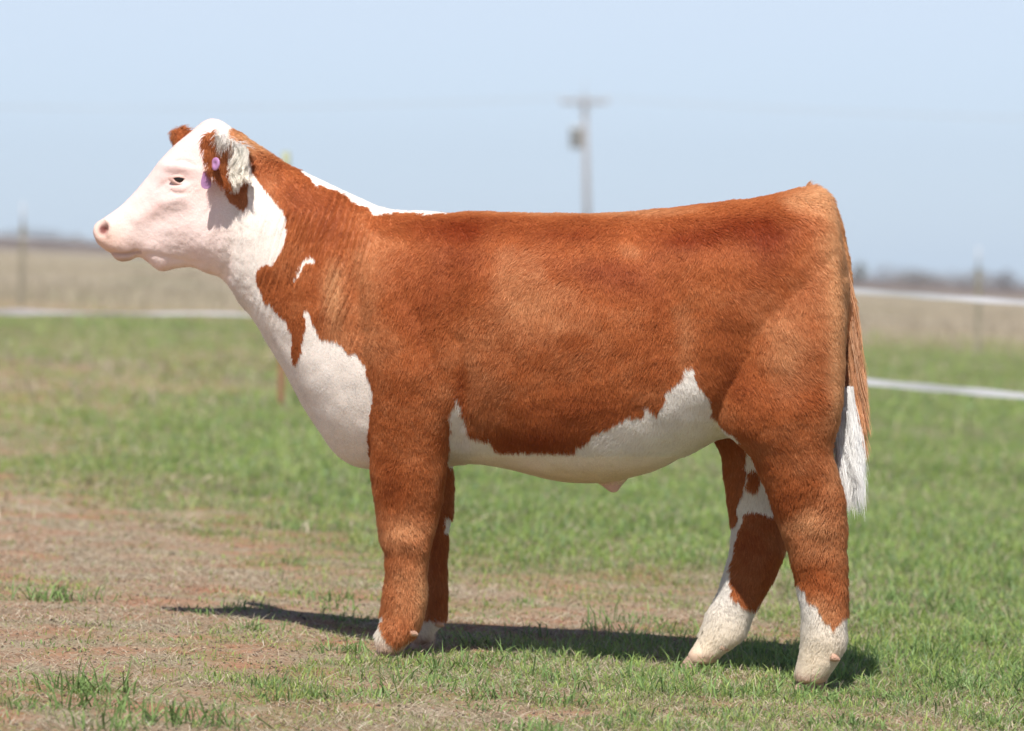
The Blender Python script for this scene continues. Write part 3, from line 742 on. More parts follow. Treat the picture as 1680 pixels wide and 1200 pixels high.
# ---- fur
def fur_mat(name, rough=0.55, spec=0.10, sn=0.76):
    m, t, b = new_mat(name)
    a = t.nodes.new('ShaderNodeAttribute'); a.attribute_name = 'tint'
    nn = t.nodes.new('ShaderNodeAttribute'); nn.attribute_name = 'snormal'
    g = t.nodes.new('ShaderNodeNewGeometry')
    hi = t.nodes.new('ShaderNodeHairInfo')
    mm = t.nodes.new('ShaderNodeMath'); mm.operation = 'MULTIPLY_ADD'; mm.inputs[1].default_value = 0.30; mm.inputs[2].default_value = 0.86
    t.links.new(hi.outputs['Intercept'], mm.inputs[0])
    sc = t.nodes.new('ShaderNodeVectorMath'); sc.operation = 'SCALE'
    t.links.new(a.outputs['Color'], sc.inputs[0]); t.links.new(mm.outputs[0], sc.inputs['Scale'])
    t.links.new(sc.outputs[0], b.inputs['Base Color'])
    mx = t.nodes.new('ShaderNodeMix'); mx.data_type = 'VECTOR'; mx.inputs[0].default_value = sn
    t.links.new(g.outputs['Normal'], mx.inputs[4]); t.links.new(nn.outputs['Vector'], mx.inputs[5])
    nz = t.nodes.new('ShaderNodeVectorMath'); nz.operation = 'NORMALIZE'; t.links.new(mx.outputs[1], nz.inputs[0])
    t.links.new(nz.outputs[0], b.inputs['Normal'])
    b.inputs['Roughness'].default_value = rough; b.inputs['Specular IOR Level'].default_value = spec
    tr = t.nodes.new('ShaderNodeBsdfTranslucent'); t.links.new(sc.outputs[0], tr.inputs['Color'])
    ms = t.nodes.new('ShaderNodeMixShader'); ms.inputs[0].default_value = 0.26
    t.links.new(b.outputs[0], ms.inputs[1]); t.links.new(tr.outputs[0], ms.inputs[2]); t.links.new(ms.outputs[0], t.nodes['Material Output'].inputs['Surface'])
    return m
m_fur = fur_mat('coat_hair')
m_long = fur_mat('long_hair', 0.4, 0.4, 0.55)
for nd_ in m_long.node_tree.nodes:
    if nd_.type == 'MIX_SHADER': nd_.inputs[0].default_value = 0.42
def curves(name, P, rad, cols, nrm, mat, parent):
    """P (n,k,3), rad (n,k)"""
    n, k, _ = P.shape
    cd = bpy.data.hair_curves.new(name)
    cd.add_curves([k] * n)
    Q = (P - np.array(parent.location)).astype(np.float32)
    cd.attributes['position'].data.foreach_set('vector', Q.ravel())
    ra = cd.attributes.get('radius') or cd.attributes.new('radius', 'FLOAT', 'POINT')
    ra.data.foreach_set('value', rad.astype(np.float32).ravel())
    ca = cd.attributes.new('tint', 'FLOAT_COLOR', 'CURVE'); c = np.ones((n, 4), np.float32); c[:, :3] = np.clip(cols, 0, 1)
    ca.data.foreach_set('color', c.ravel())
    na = cd.attributes.new('snormal', 'FLOAT_VECTOR', 'CURVE'); na.data.foreach_set('vector', nrm.astype(np.float32).ravel())
    cd.materials.append(mat)
    o = bpy.data.objects.new(name, cd)
    return link(o, parent)
TR = np.concatenate([FQ[:, [0, 1, 2]], FQ[:, [0, 2, 3]]])
pa, pb, pc = V[TR[:, 0]], V[TR[:, 1]], V[TR[:, 2]]
fnr = np.cross(pb - pa, pc - pa); area = np.linalg.norm(fnr, axis=1) / 2
cen = (pa + pb + pc) / 3
fny = fnr[:, 1] / (2 * area + 1e-15)
cu, cv = proj(cen)
wgt = area * np.where(fny < 0.25, 1.0, 0.22)
wgt *= np.where(cv > 760, 1.15, 1.0) * np.where(cu < 330, 1.6, 1.0)
def sample(n, wg):
    idx = rng.choice(len(TR), n, p=wg / wg.sum())
    r1 = np.sqrt(rng.uniform(0, 1, n)); r2 = rng.uniform(0, 1, n)
    a, b, c = 1 - r1, r1 * (1 - r2), r1 * r2
    tr = TR[idx]
    P = V[tr[:, 0]] * a[:, None] + V[tr[:, 1]] * b[:, None] + V[tr[:, 2]] * c[:, None]
    Nn = NV[tr[:, 0]] * a[:, None] + NV[tr[:, 1]] * b[:, None] + NV[tr[:, 2]] * c[:, None]
    Cc = VC[tr[:, 0]] * a[:, None] + VC[tr[:, 1]] * b[:, None] + VC[tr[:, 2]] * c[:, None]
    return P, Nn / np.linalg.norm(Nn, axis=1)[:, None], Cc
NF = 620000
P, Nn, Cc = sample(NF, wgt)
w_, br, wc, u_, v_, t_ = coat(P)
n = NF
rr = rng.uniform(0, 1, n)
ears = (np.abs(t_) > 0.115) & (u_ < 424) & (v_ < 330)
face = (u_ < 380) & ~ears
legm = sstep(720, 800, v_)
# length
L = 0.017 + 0 * u_
L = np.where(u_ < 620, 0.013, L)
L = L * (1 - legm) + 0.023 * legm
L = np.where((v_ > 745) & (u_ > 770) & (u_ < 1160), 0.006, L)
L = np.where((v_ > 690) & w_ & (u_ < 600), 0.007, L)
fl = sstep(300, 440, u_); L = np.where(u_ < 440, 0.0045 + fl * 0.008, L)
L = np.where(face & (u_ < 250), 0.0036, L)
L = np.where(ears, 0.026, L)
L = np.where(ears & w_, 0.034, L)
pk = (sstep(380, 392, u_) * (1 - sstep(430, 480, u_)) * (1 - sstep(235, 285, v_ - (u_ - 400) * .45)) * (~ears) * (~w_))
L = np.where((u_ < 620) & w_ & (u_ > 400), np.minimum(L, .0065), L)
L = L + pk * .008     # poll and crest
rk = sstep(1270, 1330, u_) * (1 - sstep(315, 350, v_)); L = L + rk * 0.008
L = L * (1 - .5 * sstep(1050, 1085, v_))
L = np.where(w_ & (v_ > 800), L * .85, L)
L = np.where((u_ > 735) & (u_ < 800) & (v_ > 640) & (v_ < 735), 0.026, L)
tailm = (u_ > 1388) & (v_ > 480) & (np.abs(t_) < 0.07)
L = np.where(tailm, 0.034, L)
L *= 0.72 + 0.45 * rr
# drop hair on muzzle, sheath, eye
eye_d = ((u_ - 294) / 17) ** 2 + ((v_ - 294) / 9) ** 2
keep = ~((v_ > 1113) & (u_ > 1250)) & ~((v_ > 1086) & (u_ < 1180) & (u_ > 1050)) & ~((v_ > 1066) & (u_ < 720)) & ~((eye_d < 2.2) & face) & ~((u_ < 180) & (v_ > 355)) & ~((v_ > 794) & (u_ > 965) & (u_ < 1045) & (np.abs(t_) < .08)) & ~((u_ > 174) & (u_ < 232) & (v_ > 410) & face)
keep &= ~((P[:, 2] - ground_z(P[:, 0], P[:, 1])) < .028)
keep &= ~(np.exp(-((u_ - 169) / 12) ** 2 - ((v_ - 375) / 12) ** 2) > .5)
# combing: angle in the side plane, 90 = straight down, 0 = towards the rump
ang = np.full(n, 104.0)
ang = np.where(u_ > 1050, 104 - 40 * sstep(1050, 1250, u_), ang)
ang = np.where(u_ < 720, 104 - 22 * sstep(720, 600, u_), ang)
ang = np.where(v_ < 400, ang - 30 * sstep(420, 350, v_) * (u_ > 640), ang)
ang = ang * (1 - legm) + (90 + 6 * np.sin(u_ / 30)) * legm
ang = np.where(face, 35, ang)
ang = np.where(ears & ~w_, 75 + 30 * vnoise(P, .02, 97), ang); ang = np.where(ears & w_, 98, ang)
Pw = P.copy(); Pw[:, 1] *= 1.0
sw = 30 * vnoise(Pw, 0.10, 91) + 20 * vnoise(Pw, 0.035, 92) + 11 * vnoise(Pw, 0.012, 93)
ang = ang + sw * np.where(face, .4, 1.0) + rng.normal(0, 9, n)
ang = np.radians(ang)
g = np.stack([np.cos(ang), 0.12 * vnoise(P, 0.03, 94), -np.sin(ang)], 1)
g -= Nn * (g * Nn).sum(1)[:, None]; g /= np.linalg.norm(g, axis=1)[:, None] + 1e-9
lift = 0.32 + 0.12 * vnoise(P, 0.016, 95) + rng.normal(0, .09, n)
lift = lift * (1 - legm) + (lift + 0.26) * legm
lift = np.where(face, 0.22, lift)
lift = np.where(w_, lift * np.where(v_ > 800, .72, .62), lift)
lift = lift + pk * .45
lift = lift + rk * .4
lift = np.where(ears & w_, .55, lift); lift = np.where(ears & ~w_, .6, lift)
lift = np.clip(lift, 0.08, 1.1)[:, None]
Ll = L[:, None]
p0 = P - Nn * 0.0005
d1 = g * np.cos(lift * 1.3) + Nn * np.sin(lift * 1.3)
d2 = g * np.cos(lift * 0.8) + Nn * np.sin(lift * 0.8)
d3 = g * np.cos(lift * 0.3) + Nn * np.sin(lift * 0.3)
p1 = p0 + d1 * Ll * .33; p2 = p1 + d2 * Ll * .33; p3 = p2 + d3 * Ll * .34
PP = np.stack([p0, p1, p2, p3], 1)
wcolr = wc.copy()
hdm = (1 - sstep(330, 430, u_))[:, None] * (~ears)[:, None]
wcolr = wcolr * (1 - hdm) + (Cc * 0.72 + np.array([0.84, 0.79, 0.75]) * 0.28) * hdm
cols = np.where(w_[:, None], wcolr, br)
cols = cols * (1 + np.where(w_, .12, .28)[:, None] * (rng.uniform(0, 1, (n, 1)) - .5))
lt = rng.uniform(0, 1, n) < 0.10
cols = np.where((lt & ~w_)[:, None], cols * np.array([1.30, 1.45, 1.6]), cols)
cols = np.where(w_[:, None], np.minimum(cols * 1.06, 0.93), cols)
undr = (sstep(735, 790, v_) * (u_ > 745) * (u_ < 1200) * (v_ < 830) * w_)[:, None]  # mask for the ground-bounce warmth tinted into the belly hair
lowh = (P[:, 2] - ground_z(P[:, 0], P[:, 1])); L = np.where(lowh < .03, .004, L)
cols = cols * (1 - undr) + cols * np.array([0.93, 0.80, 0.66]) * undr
Nn = Nn + 0
mixb = rng.uniform(0, 1, n) < 0.015; 
r0 = 0.00062 * np.where(face, .8, 1.0) * np.where(legm > .5, 1.1, 1.0)
rad = r0[:, None] * np.array([1.0, 0.9, 0.65, 0.18])[None]
k = keep
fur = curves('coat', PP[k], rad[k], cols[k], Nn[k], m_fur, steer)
print('fur strands', int(k.sum()))

# ---- long hair: tail, ear lock
def locks(name, roots, tips, ncl, per, spread0, spread1, wav, r0_, colf, lengthj, seed, label=None):
    r = np.random.default_rng(seed)
    K = 10; s = np.linspace(0, 1, K)
    A = []; CL = []; NR = []
    for c in range(ncl):
        f = r.uniform(0, 1)
        a = roots(f, r); b_ = tips(f, r)
        off = np.array([r.normal(0, .5), r.normal(0, .8), 0]) * spread1
        ph = r.uniform(0, 6.28); am = wav * r.uniform(.4, 1.3); fq = r.uniform(1.4, 2.6)
        cc = colf(f, r)
        for i in range(per):
            ls = r.uniform(1 - lengthj, 1.0)
            st = s * ls
            base = a[None] * (1 - st[:, None]) + (b_ + off)[None] * st[:, None]
            jit = r.normal(0, 1, 3) * spread0
            base = base + jit[None] * (0.6 + 0.9 * np.sin(np.pi * st) + 0.8 * st)[:, None]
            base[:, 0] += am * np.sin(ph + fq * 6.28 * st + r.normal(0, .25)) * st
            base[:, 1] += am * np.cos(ph + fq * 5 * st) * st
            A.append(base); CL.append(cc * r.uniform(.85, 1.15)); NR.append((r.normal(-.1, .3), -1, r.normal(.6, .35)))
    A = np.array(A); NR = np.array(NR); NR /= np.linalg.norm(NR, axis=1)[:, None]
    rd = np.tile(r0_ * np.array([.9, 1, 1, 1, 1, .95, .85, .7, .45, .15]), (len(A), 1))
    return curves(name, A, rd, np.array(CL), NR, m_long, steer)
def a1(u, v, tt): return at(u, v, float(dcf(u)) + tt)
tpi = lambda q: np.array([np.interp(q, np.linspace(0, 1, 60), tp[:, k_]) for k_ in range(3)])
# brown hair down the dock
locks('tail_hair', lambda f, r: a1(*(tpi(.36 + .60 * f) + np.array([r.uniform(-5, 5), 0, r.normal(-.012, .010)]))),
      lambda f, r: a1(*(tpi(min(1.0, .36 + .60 * f + .16)) + np.array([r.uniform(-8, 33) * min(1, .45 + f), 34 + 30 * f * r.uniform(.2, 1), r.normal(-.012, .014)]))),
      380, 24, .0024, .0035, .0022, .00062, lambda f, r: np.array([0.54, 0.27, 0.13]) * r.uniform(.7, 1.3) + np.array([.12, .10, .07]) * r.uniform(0, 1) ** 2, .35, 3)
# white switch
locks('tail_switch', lambda f, r: a1(1364 + 34 * r.uniform(0, 1), 635 + 60 * f, -.085 + r.normal(0, .014)),
      lambda f, r: a1(1378 + 42 * r.uniform(0, 1) ** .8, 770 + 84 * r.uniform(0, 1) ** 1.3, -.085 + r.normal(0, .024)),
      300, 40, .0030, .0035, .0060, .00050, lambda f, r: np.array([0.93, 0.92, 0.90]) * r.uniform(.85, 1.03), .52, 4)
# white lock hanging out of the near ear
locks('ear_hair', lambda f, r: a1(372 + 34 * r.uniform(0, 1), 240 + 34 * f, -.135 - .03 * (1 - f) + r.normal(0, .004)),
      lambda f, r: a1(370 + 42 * r.uniform(0, 1), 276 + 30 * f + r.uniform(-6, 6), -.155 + r.normal(0, .008)),
      120, 26, .0016, .003, .0028, .0005, lambda f, r: np.array([1.0, 0.95, 0.86]) * r.uniform(.85, 1.03), .4, 6)

# ---- eye, lids, hooves, dewclaws, tag
m_eye = plain('eye_dark', (0.012, 0.009, 0.008), 0.06, var=.3, spec=.6, nscale=60)
m_lid = plain('eyelid_skin', (0.62, 0.40, 0.35), 0.5, .3, 300, .12)
m_lash = plain('lash', (0.70, 0.62, 0.55), 0.6)
def surf(u, v, near=True):
    sg = -1.0 if near else 1.0; tt = -.1
    for _ in range(4):
        p = a1(u, v, tt)
        if not near: p[1] = 2 * float(dcf(u)) - p[1]
        hit = bvh.ray_cast(Vector((p[0], float(dcf(u)) + sg * 1.0, p[2])), Vector((0, -sg, 0)))
        tt = -abs(hit[0][1] - float(dcf(u)))
    return np.array(hit[0]), np.array(hit[1])
for near in (True, False):
    c, cn = surf(296, 294.5, near)
    sg = -1.0 if near else 1.0
    m_ = MB()
    th = np.linspace(0, np.pi, 17)[1:-1]; rs = []
    for a in np.linspace(0.02, np.pi - .02, 16):
        ph = np.linspace(0, 2 * np.pi, 28, endpoint=False)
        rs.append(np.stack([.0215 * math.sin(a) * np.cos(ph), sg * .0130 * math.cos(a) + 0 * ph, .0140 * math.sin(a) * np.sin(ph)], 1) + c + np.array([0, -sg * .0060, 0]))
    m_.rings(rs); eye = m_.build('eye', m_eye, steer)
    # lids: almond rings hugging the eyeball
    m_ = MB(); rs = []
    ph = np.linspace(0, 2 * np.pi, 40, endpoint=False)
    for (s_, h_) in ((.92, -.002), (1.02, .0022), (1.12, .0042), (1.35, .0038), (1.7, .0016), (2.1, -.003)):
        ww = .0188 + (s_ - 1) * .0145; hh = np.where(np.sin(ph) > 0, .0050 + (s_ - 1) * .0085, .0100 + (s_ - 1) * .0080)
        lx = ww * np.cos(ph); lz = hh * np.sin(ph) * (1 - .35 * np.cos(ph) ** 2)
        ca_, sa_ = math.cos(-.16), math.sin(-.16)
        x = lx * ca_ - lz * sa_; z = lx * sa_ + lz * ca_
        yb = sg * (.0050 * (1 - (np.cos(ph) * min(s_, 1.2) * .8) ** 2))
        rs.append(np.stack([c[0] + x, c[1] + yb + sg * h_, c[2] - .0008 + z], 1))
    m_.rings(rs, cap=False); lid = m_.build('eyelid', m_lid, steer)
    m_ = MB()
    for q in np.linspace(.25, .85, 16):
        a = np.pi * q; x0 = .0180 * math.cos(a); z0 = .0075 * math.sin(a)
        p0_ = c + np.array([x0, sg * .010, z0 - x0 * .16]); 
        m_.tube([p0_, p0_ + np.array([x0 * .2, sg * .007, -.001]), p0_ + np.array([x0 * .4, sg * .011, -.006])], [.0005, .0005, .0002], 5)
    m_.build('eyelash', m_lash, eye)
m_hoof = plain('hoof_horn', (0.40, 0.27, 0.205), 0.6, .5, 150, .25, nscale=60)
m_dew = plain('dewclaw_horn', (0.50, 0.30, 0.21), 0.55, .4, 200, .2)
def gz(x, y): return float(ground_z(np.array([x]), np.array([y]))[0])
hooves = [(1297, 1356, 1128, -.150), (1112, 1160, 1097, .14), (611, 662, 1074, -.148), (669, 712, 1060, .145)]
for (l, r_, vb, tt) in hooves:
    m_ = MB()
    for sg in (-1, 1):
        rs = []
        for q in np.linspace(0, 1, 8):
            h_ = 0.042 * q
            x0 = a1(l, vb, tt); x1 = a1(r_, vb, tt)
            ph = np.linspace(0, 2 * np.pi, 24, endpoint=False)
            cx = (x0[0] + x1[0]) / 2 + q * .016; hw = (x1[0] - x0[0]) / 2 * (1.04 - .30 * q)
            cx_ = np.cos(ph); sx = np.sin(ph)
            taper = 1 - .35 * np.clip(-cx_, 0, 1) ** 2
            xx = cx + hw * np.sign(cx_) * np.abs(cx_) ** .85
            yy = x0[1] + sg * .022 + .0195 * sx * taper * (1 - .1 * q)
            rs.append(np.stack([xx, yy, np.full(24, 0.0) + gz(cx, x0[1]) - .004 + h_ + .006 * q * cx_], 1))
        m_.rings(rs)
    m_.build('hoof', m_hoof, steer)
for (u, v, tt) in [(1371, 1080, -.180), (1188, 1063, .115), (679, 1039, -.170), (722, 1024, .125)]:
    for s2 in (-1, 1):
        c = a1(u, v, tt + s2 * .022 + .01); m_ = MB(); rs = []
        for q, rr_ in ((0, .012), (.3, .0125), (.6, .010), (.85, .006), (1, .002)):
            ph = np.linspace(0, 2 * np.pi, 16, endpoint=False)
            o_ = c + np.array([-.012 + .024 * q, 0, .004 - .010 * q])
            rs.append(np.stack([o_[0] + .35 * rr_ * np.sin(ph), o_[1] + rr_ * np.cos(ph), o_[2] + .8 * rr_ * np.sin(ph)], 1))
        m_.rings(rs); m_.build('dewclaw', m_dew, steer)
# ear tag: button on the ear and panel hanging below its front edge
m_tag = plain('tag_plastic', (0.42, 0.22, 0.42), 0.4, var=.06)
m_ink = plain('tag_ink', (0.12, 0.08, 0.16), 0.6)
bc = a1(354.5, 269.5, -.205); 
bn = Vector((-0.74, -0.66, 0.08)).normalized()
def disc(mb_, c, nrm, r1, th_, hole=0.0, k=36, sx=1.0, up=None):
    nrm = np.array(nrm); u_a = np.cross(nrm, [0, 0, 1.0]); u_a /= np.linalg.norm(u_a); w_a = np.cross(u_a, nrm)
    ph = np.linspace(0, 2 * np.pi, k, endpoint=False)
    rs = []
    for (q, rr_) in ((0, .95), (.15, 1), (.7, 1), (1, .92), (1.0, .35), (.80, .30), (.80, .02)):
        rs.append(c + nrm * th_ * q + r1 * rr_ * (np.cos(ph)[:, None] * u_a * sx + np.sin(ph)[:, None] * w_a))
    mb_.rings(rs)
m_ = MB(); disc(m_, bc, bn, .0180, .0045); tagb = m_.build('ear_tag', m_tag, steer)
m_ = MB(); m_.tube([bc + np.array(bn) * .002, bc + np.array(bn) * .0046], [.0022, .0022], 12); m_.build('pin', m_ink, tagb)
m_ = MB()
pc_ = a1(338, 296, -.180)
oc = np.array([(-.010, .026), (.010, .026), (.0135, .012), (.0175, 0), (.0185, -.012), (.015, -.021), (.007, -.0255), (0, -.0265), (-.007, -.0255), (-.015, -.021), (-.0185, -.012), (-.0175, 0), (-.0135, .012)])
oc = oc * np.array([.82, .92])
fr = np.array([0.80, -0.60, 0.0])  # local x axis of the panel
fr = np.array([0.93, 0.36, 0.0]); fn = np.array([0.36, -0.93, 0.0]); fn /= np.linalg.norm(fn)
def panel(c, pts, y0, y1):
    a = np.array([c + fr * p[0] + np.array([0, 0, p[1]]) + fn * y0 for p in pts]); b_ = a + fn * (y1 - y0); return np.array([a, b_])
m_.rings(panel(pc_, oc, 0, .0018)); panel_o = m_.build('ear_tag', m_tag, steer, smooth=False)
# handwritten characters on the panel (illegible strokes in the photograph)
m_ = MB()
strokes = [[(-.009, .004), (-.009, -.004)], [(-.005, .004), (-.002, .004), (-.004, 0), (-.002, -.004), (-.005, -.004)], [(.001, .004), (.001, .0), (.005, 0), (.005, -.005)], [(.005, .004), (.005, -.004)],
           [(.000, .013), (.006, .011), (.001, .009), (.007, .007)], [(-.008, -.010), (-.004, -.010), (-.004, -.016), (-.008, -.016), (-.008, -.010)], [(.000, -.010), (.000, -.016)], [(.004, -.010), (.007, -.012), (.004, -.016)]]
for s_ in strokes:
    q = np.array([pc_ + fr * a * .95 + np.array([0, 0, b_ * .95]) + fn * .0022 for a, b_ in s_])
    m_.tube(q, np.full(len(q), .0009), 6)
m_.build('writing', m_ink, panel_o)

# ================================================================== FENCES
m_post = plain('post_paint', (0.32, 0.34, 0.22), 0.7, .3, 60, .2)
m_rust = plain('post_rust', (0.30, 0.15, 0.09), 0.85, .5, 80, .3)
m_tape = plain('fence_tape', (0.52, 0.52, 0.55), 0.5, .2, 60, .06)
m_cap = plain('insulator', (0.50, 0.50, 0.52), 0.5)
def gp(u, d):
    x = (u - 840) / F * d; return np.array([x, d, gz(x, d)])
fence = empty('tape_fence', tuple(gp(460, 26)))
tag(fence, 'near electric fence of two white tapes behind the steer', 'fence')
def tpost(u0_, d, h, parent, lean=0.0, sx=1.0, name='post', capm=None):
    p = gp(u0_, d); top = p + np.array([lean, 0, h])
    m_ = MB()
    for (dx, dy, hx, hy) in ((0, 0, .022 * sx, .004), (0, .016, .004, .018)):
        S = []
        for q, e in ((0, p), (1, top)):
            S.append(np.array([[e[0] + dx + sx_ * hx, e[1] + dy + sy_ * hy, e[2] - (.15 if q == 0 else 0)] for sx_, sy_ in ((-1, -1), (1, -1), (1, 1), (-1, 1))]))
        m_.rings(S)
    for i in range(int(h / .055)):
        q = i * .055 / h
        e = p * (1 - q) + top * q; m_.box(e + np.array([0, -.008, 0.02]), (.010, .005, .008))
    o = m_.build(name, m_rust if capm is None else capm, parent, smooth=False); return o, p, top
_, p_, top_ = tpost(459, 26, 1.72, fence, .045, name='post')
m_ = MB(); m_.tube([top_ - np.array([0, 0, .22]), top_ + np.array([0, 0, .03])], [.030, .030], 10); m_.build('post_cap', m_post, fence)
def tape(pts, wd, parent, seed, m=m_tape, thick=.0015):
    r = np.random.default_rng(seed)
    q = catmull(pts, 240); W3 = at(q[:, 0], q[:, 1], q[:, 2])
    tw_ = .30 * np.sin(np.linspace(0, 50, 240) + seed) + .25 * np.sin(np.linspace(0, 17, 240))
    ws = np.interp(q[:, 0], [30, 110, 500, 900], ([.9, .42, .42, .8] if seed == 1 else [.22, .22, .3, .75])) * (1 + .12 * np.sin(np.linspace(0, 140, 240)))
    rs = []
    for p, a, w1 in zip(W3, tw_, ws):
        up = np.array([0, math.sin(a), math.cos(a)]) * wd * w1 / 2; nn = np.array([0, math.cos(a), -math.sin(a)]) * thick / 2
        rs.append([p + up + nn, p + up - nn, p - up - nn, p - up + nn])
    m_ = MB(); m_.rings(rs); return m_.build('tape', m, parent, smooth=False)
tape([(-900, 500, 32), (-400, 508, 30), (0, 512, 28), (200, 515, 27), (440, 519, 26), (800, 560, 24.4), (1100, 595, 22.9), (1425, 627, 21.4), (1680, 650, 20.5), (2100, 688, 19)], .048, fence, 1)
tape([(-900, 356, 32), (-400, 374, 30), (0, 390, 28), (200, 398, 27), (440, 408, 26), (800, 433, 24.4), (1100, 455, 22.9), (1425, 479, 21.4), (1680, 497, 20.5), (2100, 522, 19)], .040, fence, 2)
ff_ = empty('wire_fence', tuple(gp(33, 58)))
tag(ff_, 'farther fence of thin grey posts and wire across the dry pasture', 'fence')
for (u, h, ln) in ((33, 1.25, .05), (820, 1.2, 0), (1605, 1.30, .0), (-750, 1.2, 0), (2400, 1.2, 0)):
    _, p_, tp_ = tpost(u, 58, h, ff_, ln, 1.8, capm=plain('grey_post', (0.22, 0.20, 0.15), .8))
    m_ = MB(); m_.tube([tp_, tp_ + np.array([0, 0, .35])], [.02, .012], 8); m_.build('post_cap', m_cap, ff_)
for hh in (.45, .85, 1.15):
    m_ = MB(); us = np.linspace(-1600, 3300, 60)
    m_.tube(np.array([gp(u, 58) + np.array([0, 0.02, hh]) for u in us]), np.full(60, .002), 5); m_.build('wire', m_cap, ff_)

# ================================================================== UTILITY POLE
m_wood = plain('weathered_pole', (0.29, 0.26, 0.245), 0.85, .4, 10, .2, nscale=1.5)
m_trf = plain('transformer_grey', (0.42, 0.44, 0.45), 0.5, 0, 10, .06)
m_ins = plain('porcelain', (0.5, 0.48, 0.46), 0.3)
PD = 205.0
pb_ = gp(966, PD); ptop = at(959, 158, PD)
pole = empty('utility_pole', tuple(pb_))
tag(pole, 'wooden utility pole with crossarm and grey transformer beyond the pasture', 'utility pole')
m_ = MB(); m_.tube([pb_ - np.array([0, 0, .5]), (pb_ + ptop) / 2, ptop], [.17, .15, .12], 14); m_.build('pole', m_wood, pole)
ca_ = at(959, 168, PD - .2); m_ = MB(); m_.box(ca_, (1.30, .06, .08)); m_.build('crossarm', m_wood, pole, smooth=False)
for dx in (-1.2, -.55, .55, 1.2):
    c = ca_ + np.array([dx, 0, .08]); m_ = MB(); rs = []
    for z, r_ in ((0, .03), (.05, .03), (.06, .07), (.10, .07), (.11, .04), (.16, .06), (.20, .05), (.24, .03)):
        ph = np.linspace(0, 2 * np.pi, 12, endpoint=False); rs.append(np.stack([c[0] + r_ * np.cos(ph), c[1] + r_ * np.sin(ph), np.full(12, c[2] + z)], 1))
    m_.rings(rs); m_.build('insulator', m_ins, pole)
for s_ in (-1, 1):
    m_ = MB(); m_.tube([ca_ + np.array([s_ * .7, .05, -.05]), ca_ + np.array([0.03, .05, -.75])], [.025, .025], 6); m_.build('brace', m_trf, pole)
tc = at(945, 226, PD - .1); m_ = MB(); rs = []
for z, r_ in ((-.60, .26), (-.56, .33), (.42, .33), (.45, .36), (.52, .36), (.60, .22), (.64, .05)):
    ph = np.linspace(0, 2 * np.pi, 24, endpoint=False); rs.append(np.stack([tc[0] + r_ * np.cos(ph), tc[1] + r_ * np.sin(ph), np.full(24, tc[2] + z)], 1))
m_.rings(rs); tr_ = m_.build('transformer', m_trf, pole)
m_ = MB(); m_.tube([tc + np.array([.1, 0, .6]), tc + np.array([.1, 0, .95])], [.05, .03], 8); m_.build('bushing', m_ins, tr_)
m_ = MB(); m_.box((tc + np.array([.42, .05, .1])), (.12, .05, .3)); m_.build('bracket', m_trf, pole, smooth=False)
m_ = MB(); m_.tube([ptop, ptop + np.array([0, 0, .9])], [.03, .02], 6); m_.build('ground_rod', m_trf, pole)
def cable(p0_, p1_, sag):
    s = np.linspace(0, 1, 30)[:, None]; q = p0_ * (1 - s) + p1_ * s; q[:, 2] -= (4 * sag * s * (1 - s))[:, 0]
    m_ = MB(); m_.tube(q, np.full(30, .012), 5); return m_.build('power_line', m_trf, pole)
for dx in (-1.2, 1.2):
    cable(ca_ + np.array([dx, 0, .3]), ca_ + np.array([60 + dx, -18, -1.2]), .9)
    cable(ca_ + np.array([dx, 0, .3]), ca_ + np.array([-60 + dx, 14, 1.5]), .9)

# ================================================================== DISTANT TREES
m_bark = plain('bark', (0.16, 0.13, 0.11), .9)
m_leaf = attr_mat('twig_foliage', 'Col', .8, .1, .2)
def crown_pts(r, n, cx, cy, z0, h, wd):
    q = r.normal(0, 1, (n, 3)); q /= np.linalg.norm(q, axis=1)[:, None]; q *= r.uniform(.3, 1, (n, 1)) ** .5
    lump = 1 + .35 * np.sin(q[:, :1] * 7 + r.uniform(0, 6)) * np.sin(q[:, 2:] * 6 + r.uniform(0, 6))
    q = q * lump
    return np.stack([cx + q[:, 0] * wd / 2, cy + q[:, 1] * wd / 2, z0 + h / 2 + q[:, 2] * h / 2], 1)
def leafmesh(name, C, sz, col, parent, r, kind=None):
    n = len(C); a = r.normal(0, 1, (n, 3)); a /= np.linalg.norm(a, axis=1)[:, None]; b_ = np.cross(a, r.normal(0, 1, (n, 3))); b_ /= np.linalg.norm(b_, axis=1)[:, None]
    s = sz * r.uniform(.5, 1.4, (n, 1))
    Vv = np.stack([C - a * s, C + b_ * s * .6, C + a * s, C - b_ * s * .6], 1).reshape(-1, 3); k = np.arange(n) * 4
    cc = np.repeat(np.array(col) * r.uniform(.6, 1.4, (n, 1)), 4, 0)
    o = mesh_np(name, Vv, [np.stack([k, k + 1, k + 2, k + 3], 1)], m_leaf, parent, False, {'Col': np.clip(cc, 0, 1)})
    if kind: tag(o, kind=kind)
    return o
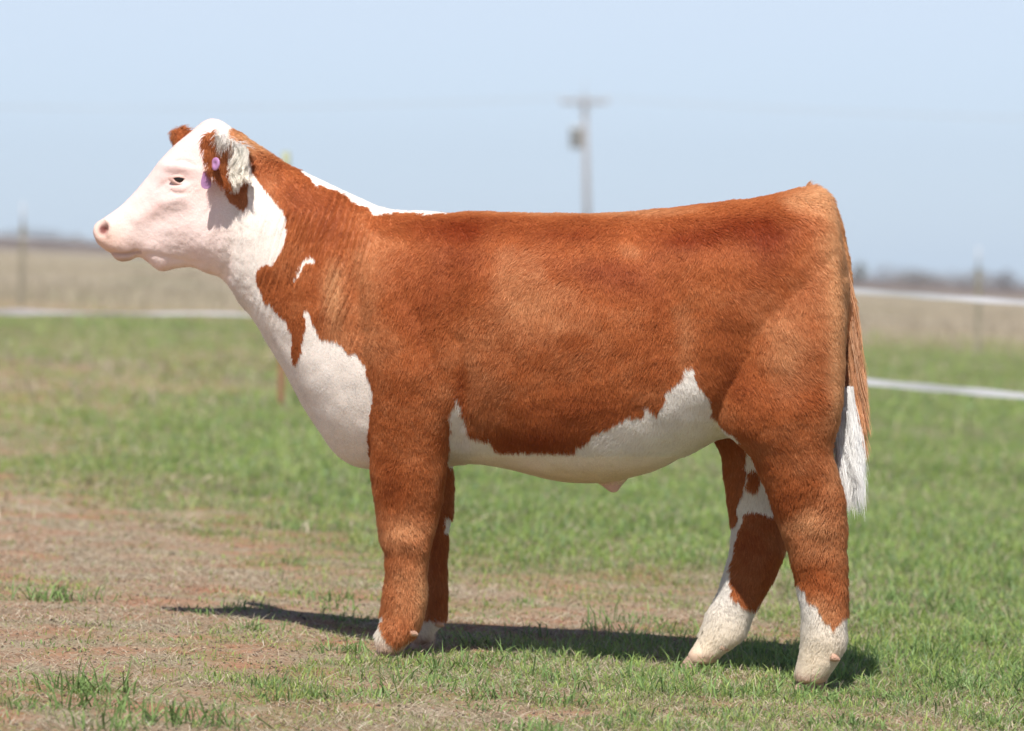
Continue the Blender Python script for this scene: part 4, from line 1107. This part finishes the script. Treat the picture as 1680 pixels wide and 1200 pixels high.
def tree(u, d, h, wd, col, label, seed, group='trees on the horizon'):
    r = np.random.default_rng(seed); p = gp(u, d); e = empty('tree', tuple(p)); tag(e, label, 'tree', group)
    m_ = MB(); m_.tube([p - np.array([0, 0, .3]), p + np.array([.1, 0, h * .4]), p + np.array([0, 0, h * .8])], [h * .035, h * .025, h * .01], 8)
    for k_ in range(7):
        a = r.uniform(0, 6.28); z = h * r.uniform(.25, .6)
        m_.tube([p + np.array([0, 0, z]), p + np.array([math.cos(a) * wd * .35, math.sin(a) * wd * .35, z + h * .28])], [h * .014, h * .005], 6)
    m_.build('trunk', m_bark, e); leafmesh('crown', crown_pts(r, 1500, p[0], p[1], p[2] + h * .22, h * .8, wd), h * .03, col, e, r)
tree(1412, 420, 2.6, 1.2, (.30, .31, .27), 'slim grey-green tree on the horizon just behind the rump', 1)
tree(1650, 420, 2.4, 3.0, (.22, .20, .19), 'bare grey-brown tree at the right end of the horizon', 2)
tree(1500, 430, 1.9, 4.5, (.22, .20, .17), 'low broad tree on the horizon right of the steer', 3)
tree(62, 430, 1.9, 7, (.17, .16, .15), 'low faint tree clump left of the muzzle on the horizon', 4)
r = np.random.default_rng(9)
C = []
for i in range(260):
    u = r.uniform(-600, 2400); d = r.uniform(430, 520); p = gp(u, d)
    k_ = .9 + .5 * (u > 1200) * r.uniform(.5, 1.2)
    h = r.uniform(.6, 1.7) * k_ * 1.25; C.append(crown_pts(r, 110, p[0], p[1], p[2] - .1, h, r.uniform(3, 9)))
leafmesh('brush', np.concatenate(C), 0.16, (.24, .21, .19), None, r, 'stuff')

# ================================================================== HAZE
m_haze = bpy.data.materials.new('haze_air'); m_haze.use_nodes = True
th_ = m_haze.node_tree; th_.nodes.clear()
oh = th_.nodes.new('ShaderNodeOutputMaterial'); pv = th_.nodes.new('ShaderNodeVolumePrincipled')
pv.inputs['Color'].default_value = (0.80, 0.88, 1.0, 1); pv.inputs['Density'].default_value = 0.00028; pv.inputs['Anisotropy'].default_value = 0.2
th_.links.new(pv.outputs[0], oh.inputs['Volume'])
m_ = MB(); zl = -SLOPE * 760 - 1.2
m_.box(((0, 552, (zl + 40) / 2)), (765, 757, (40 - zl) / 2))
hz = m_.build('haze', m_haze, smooth=False); tag(hz, kind='stuff')
cy.volume_bounces = 0
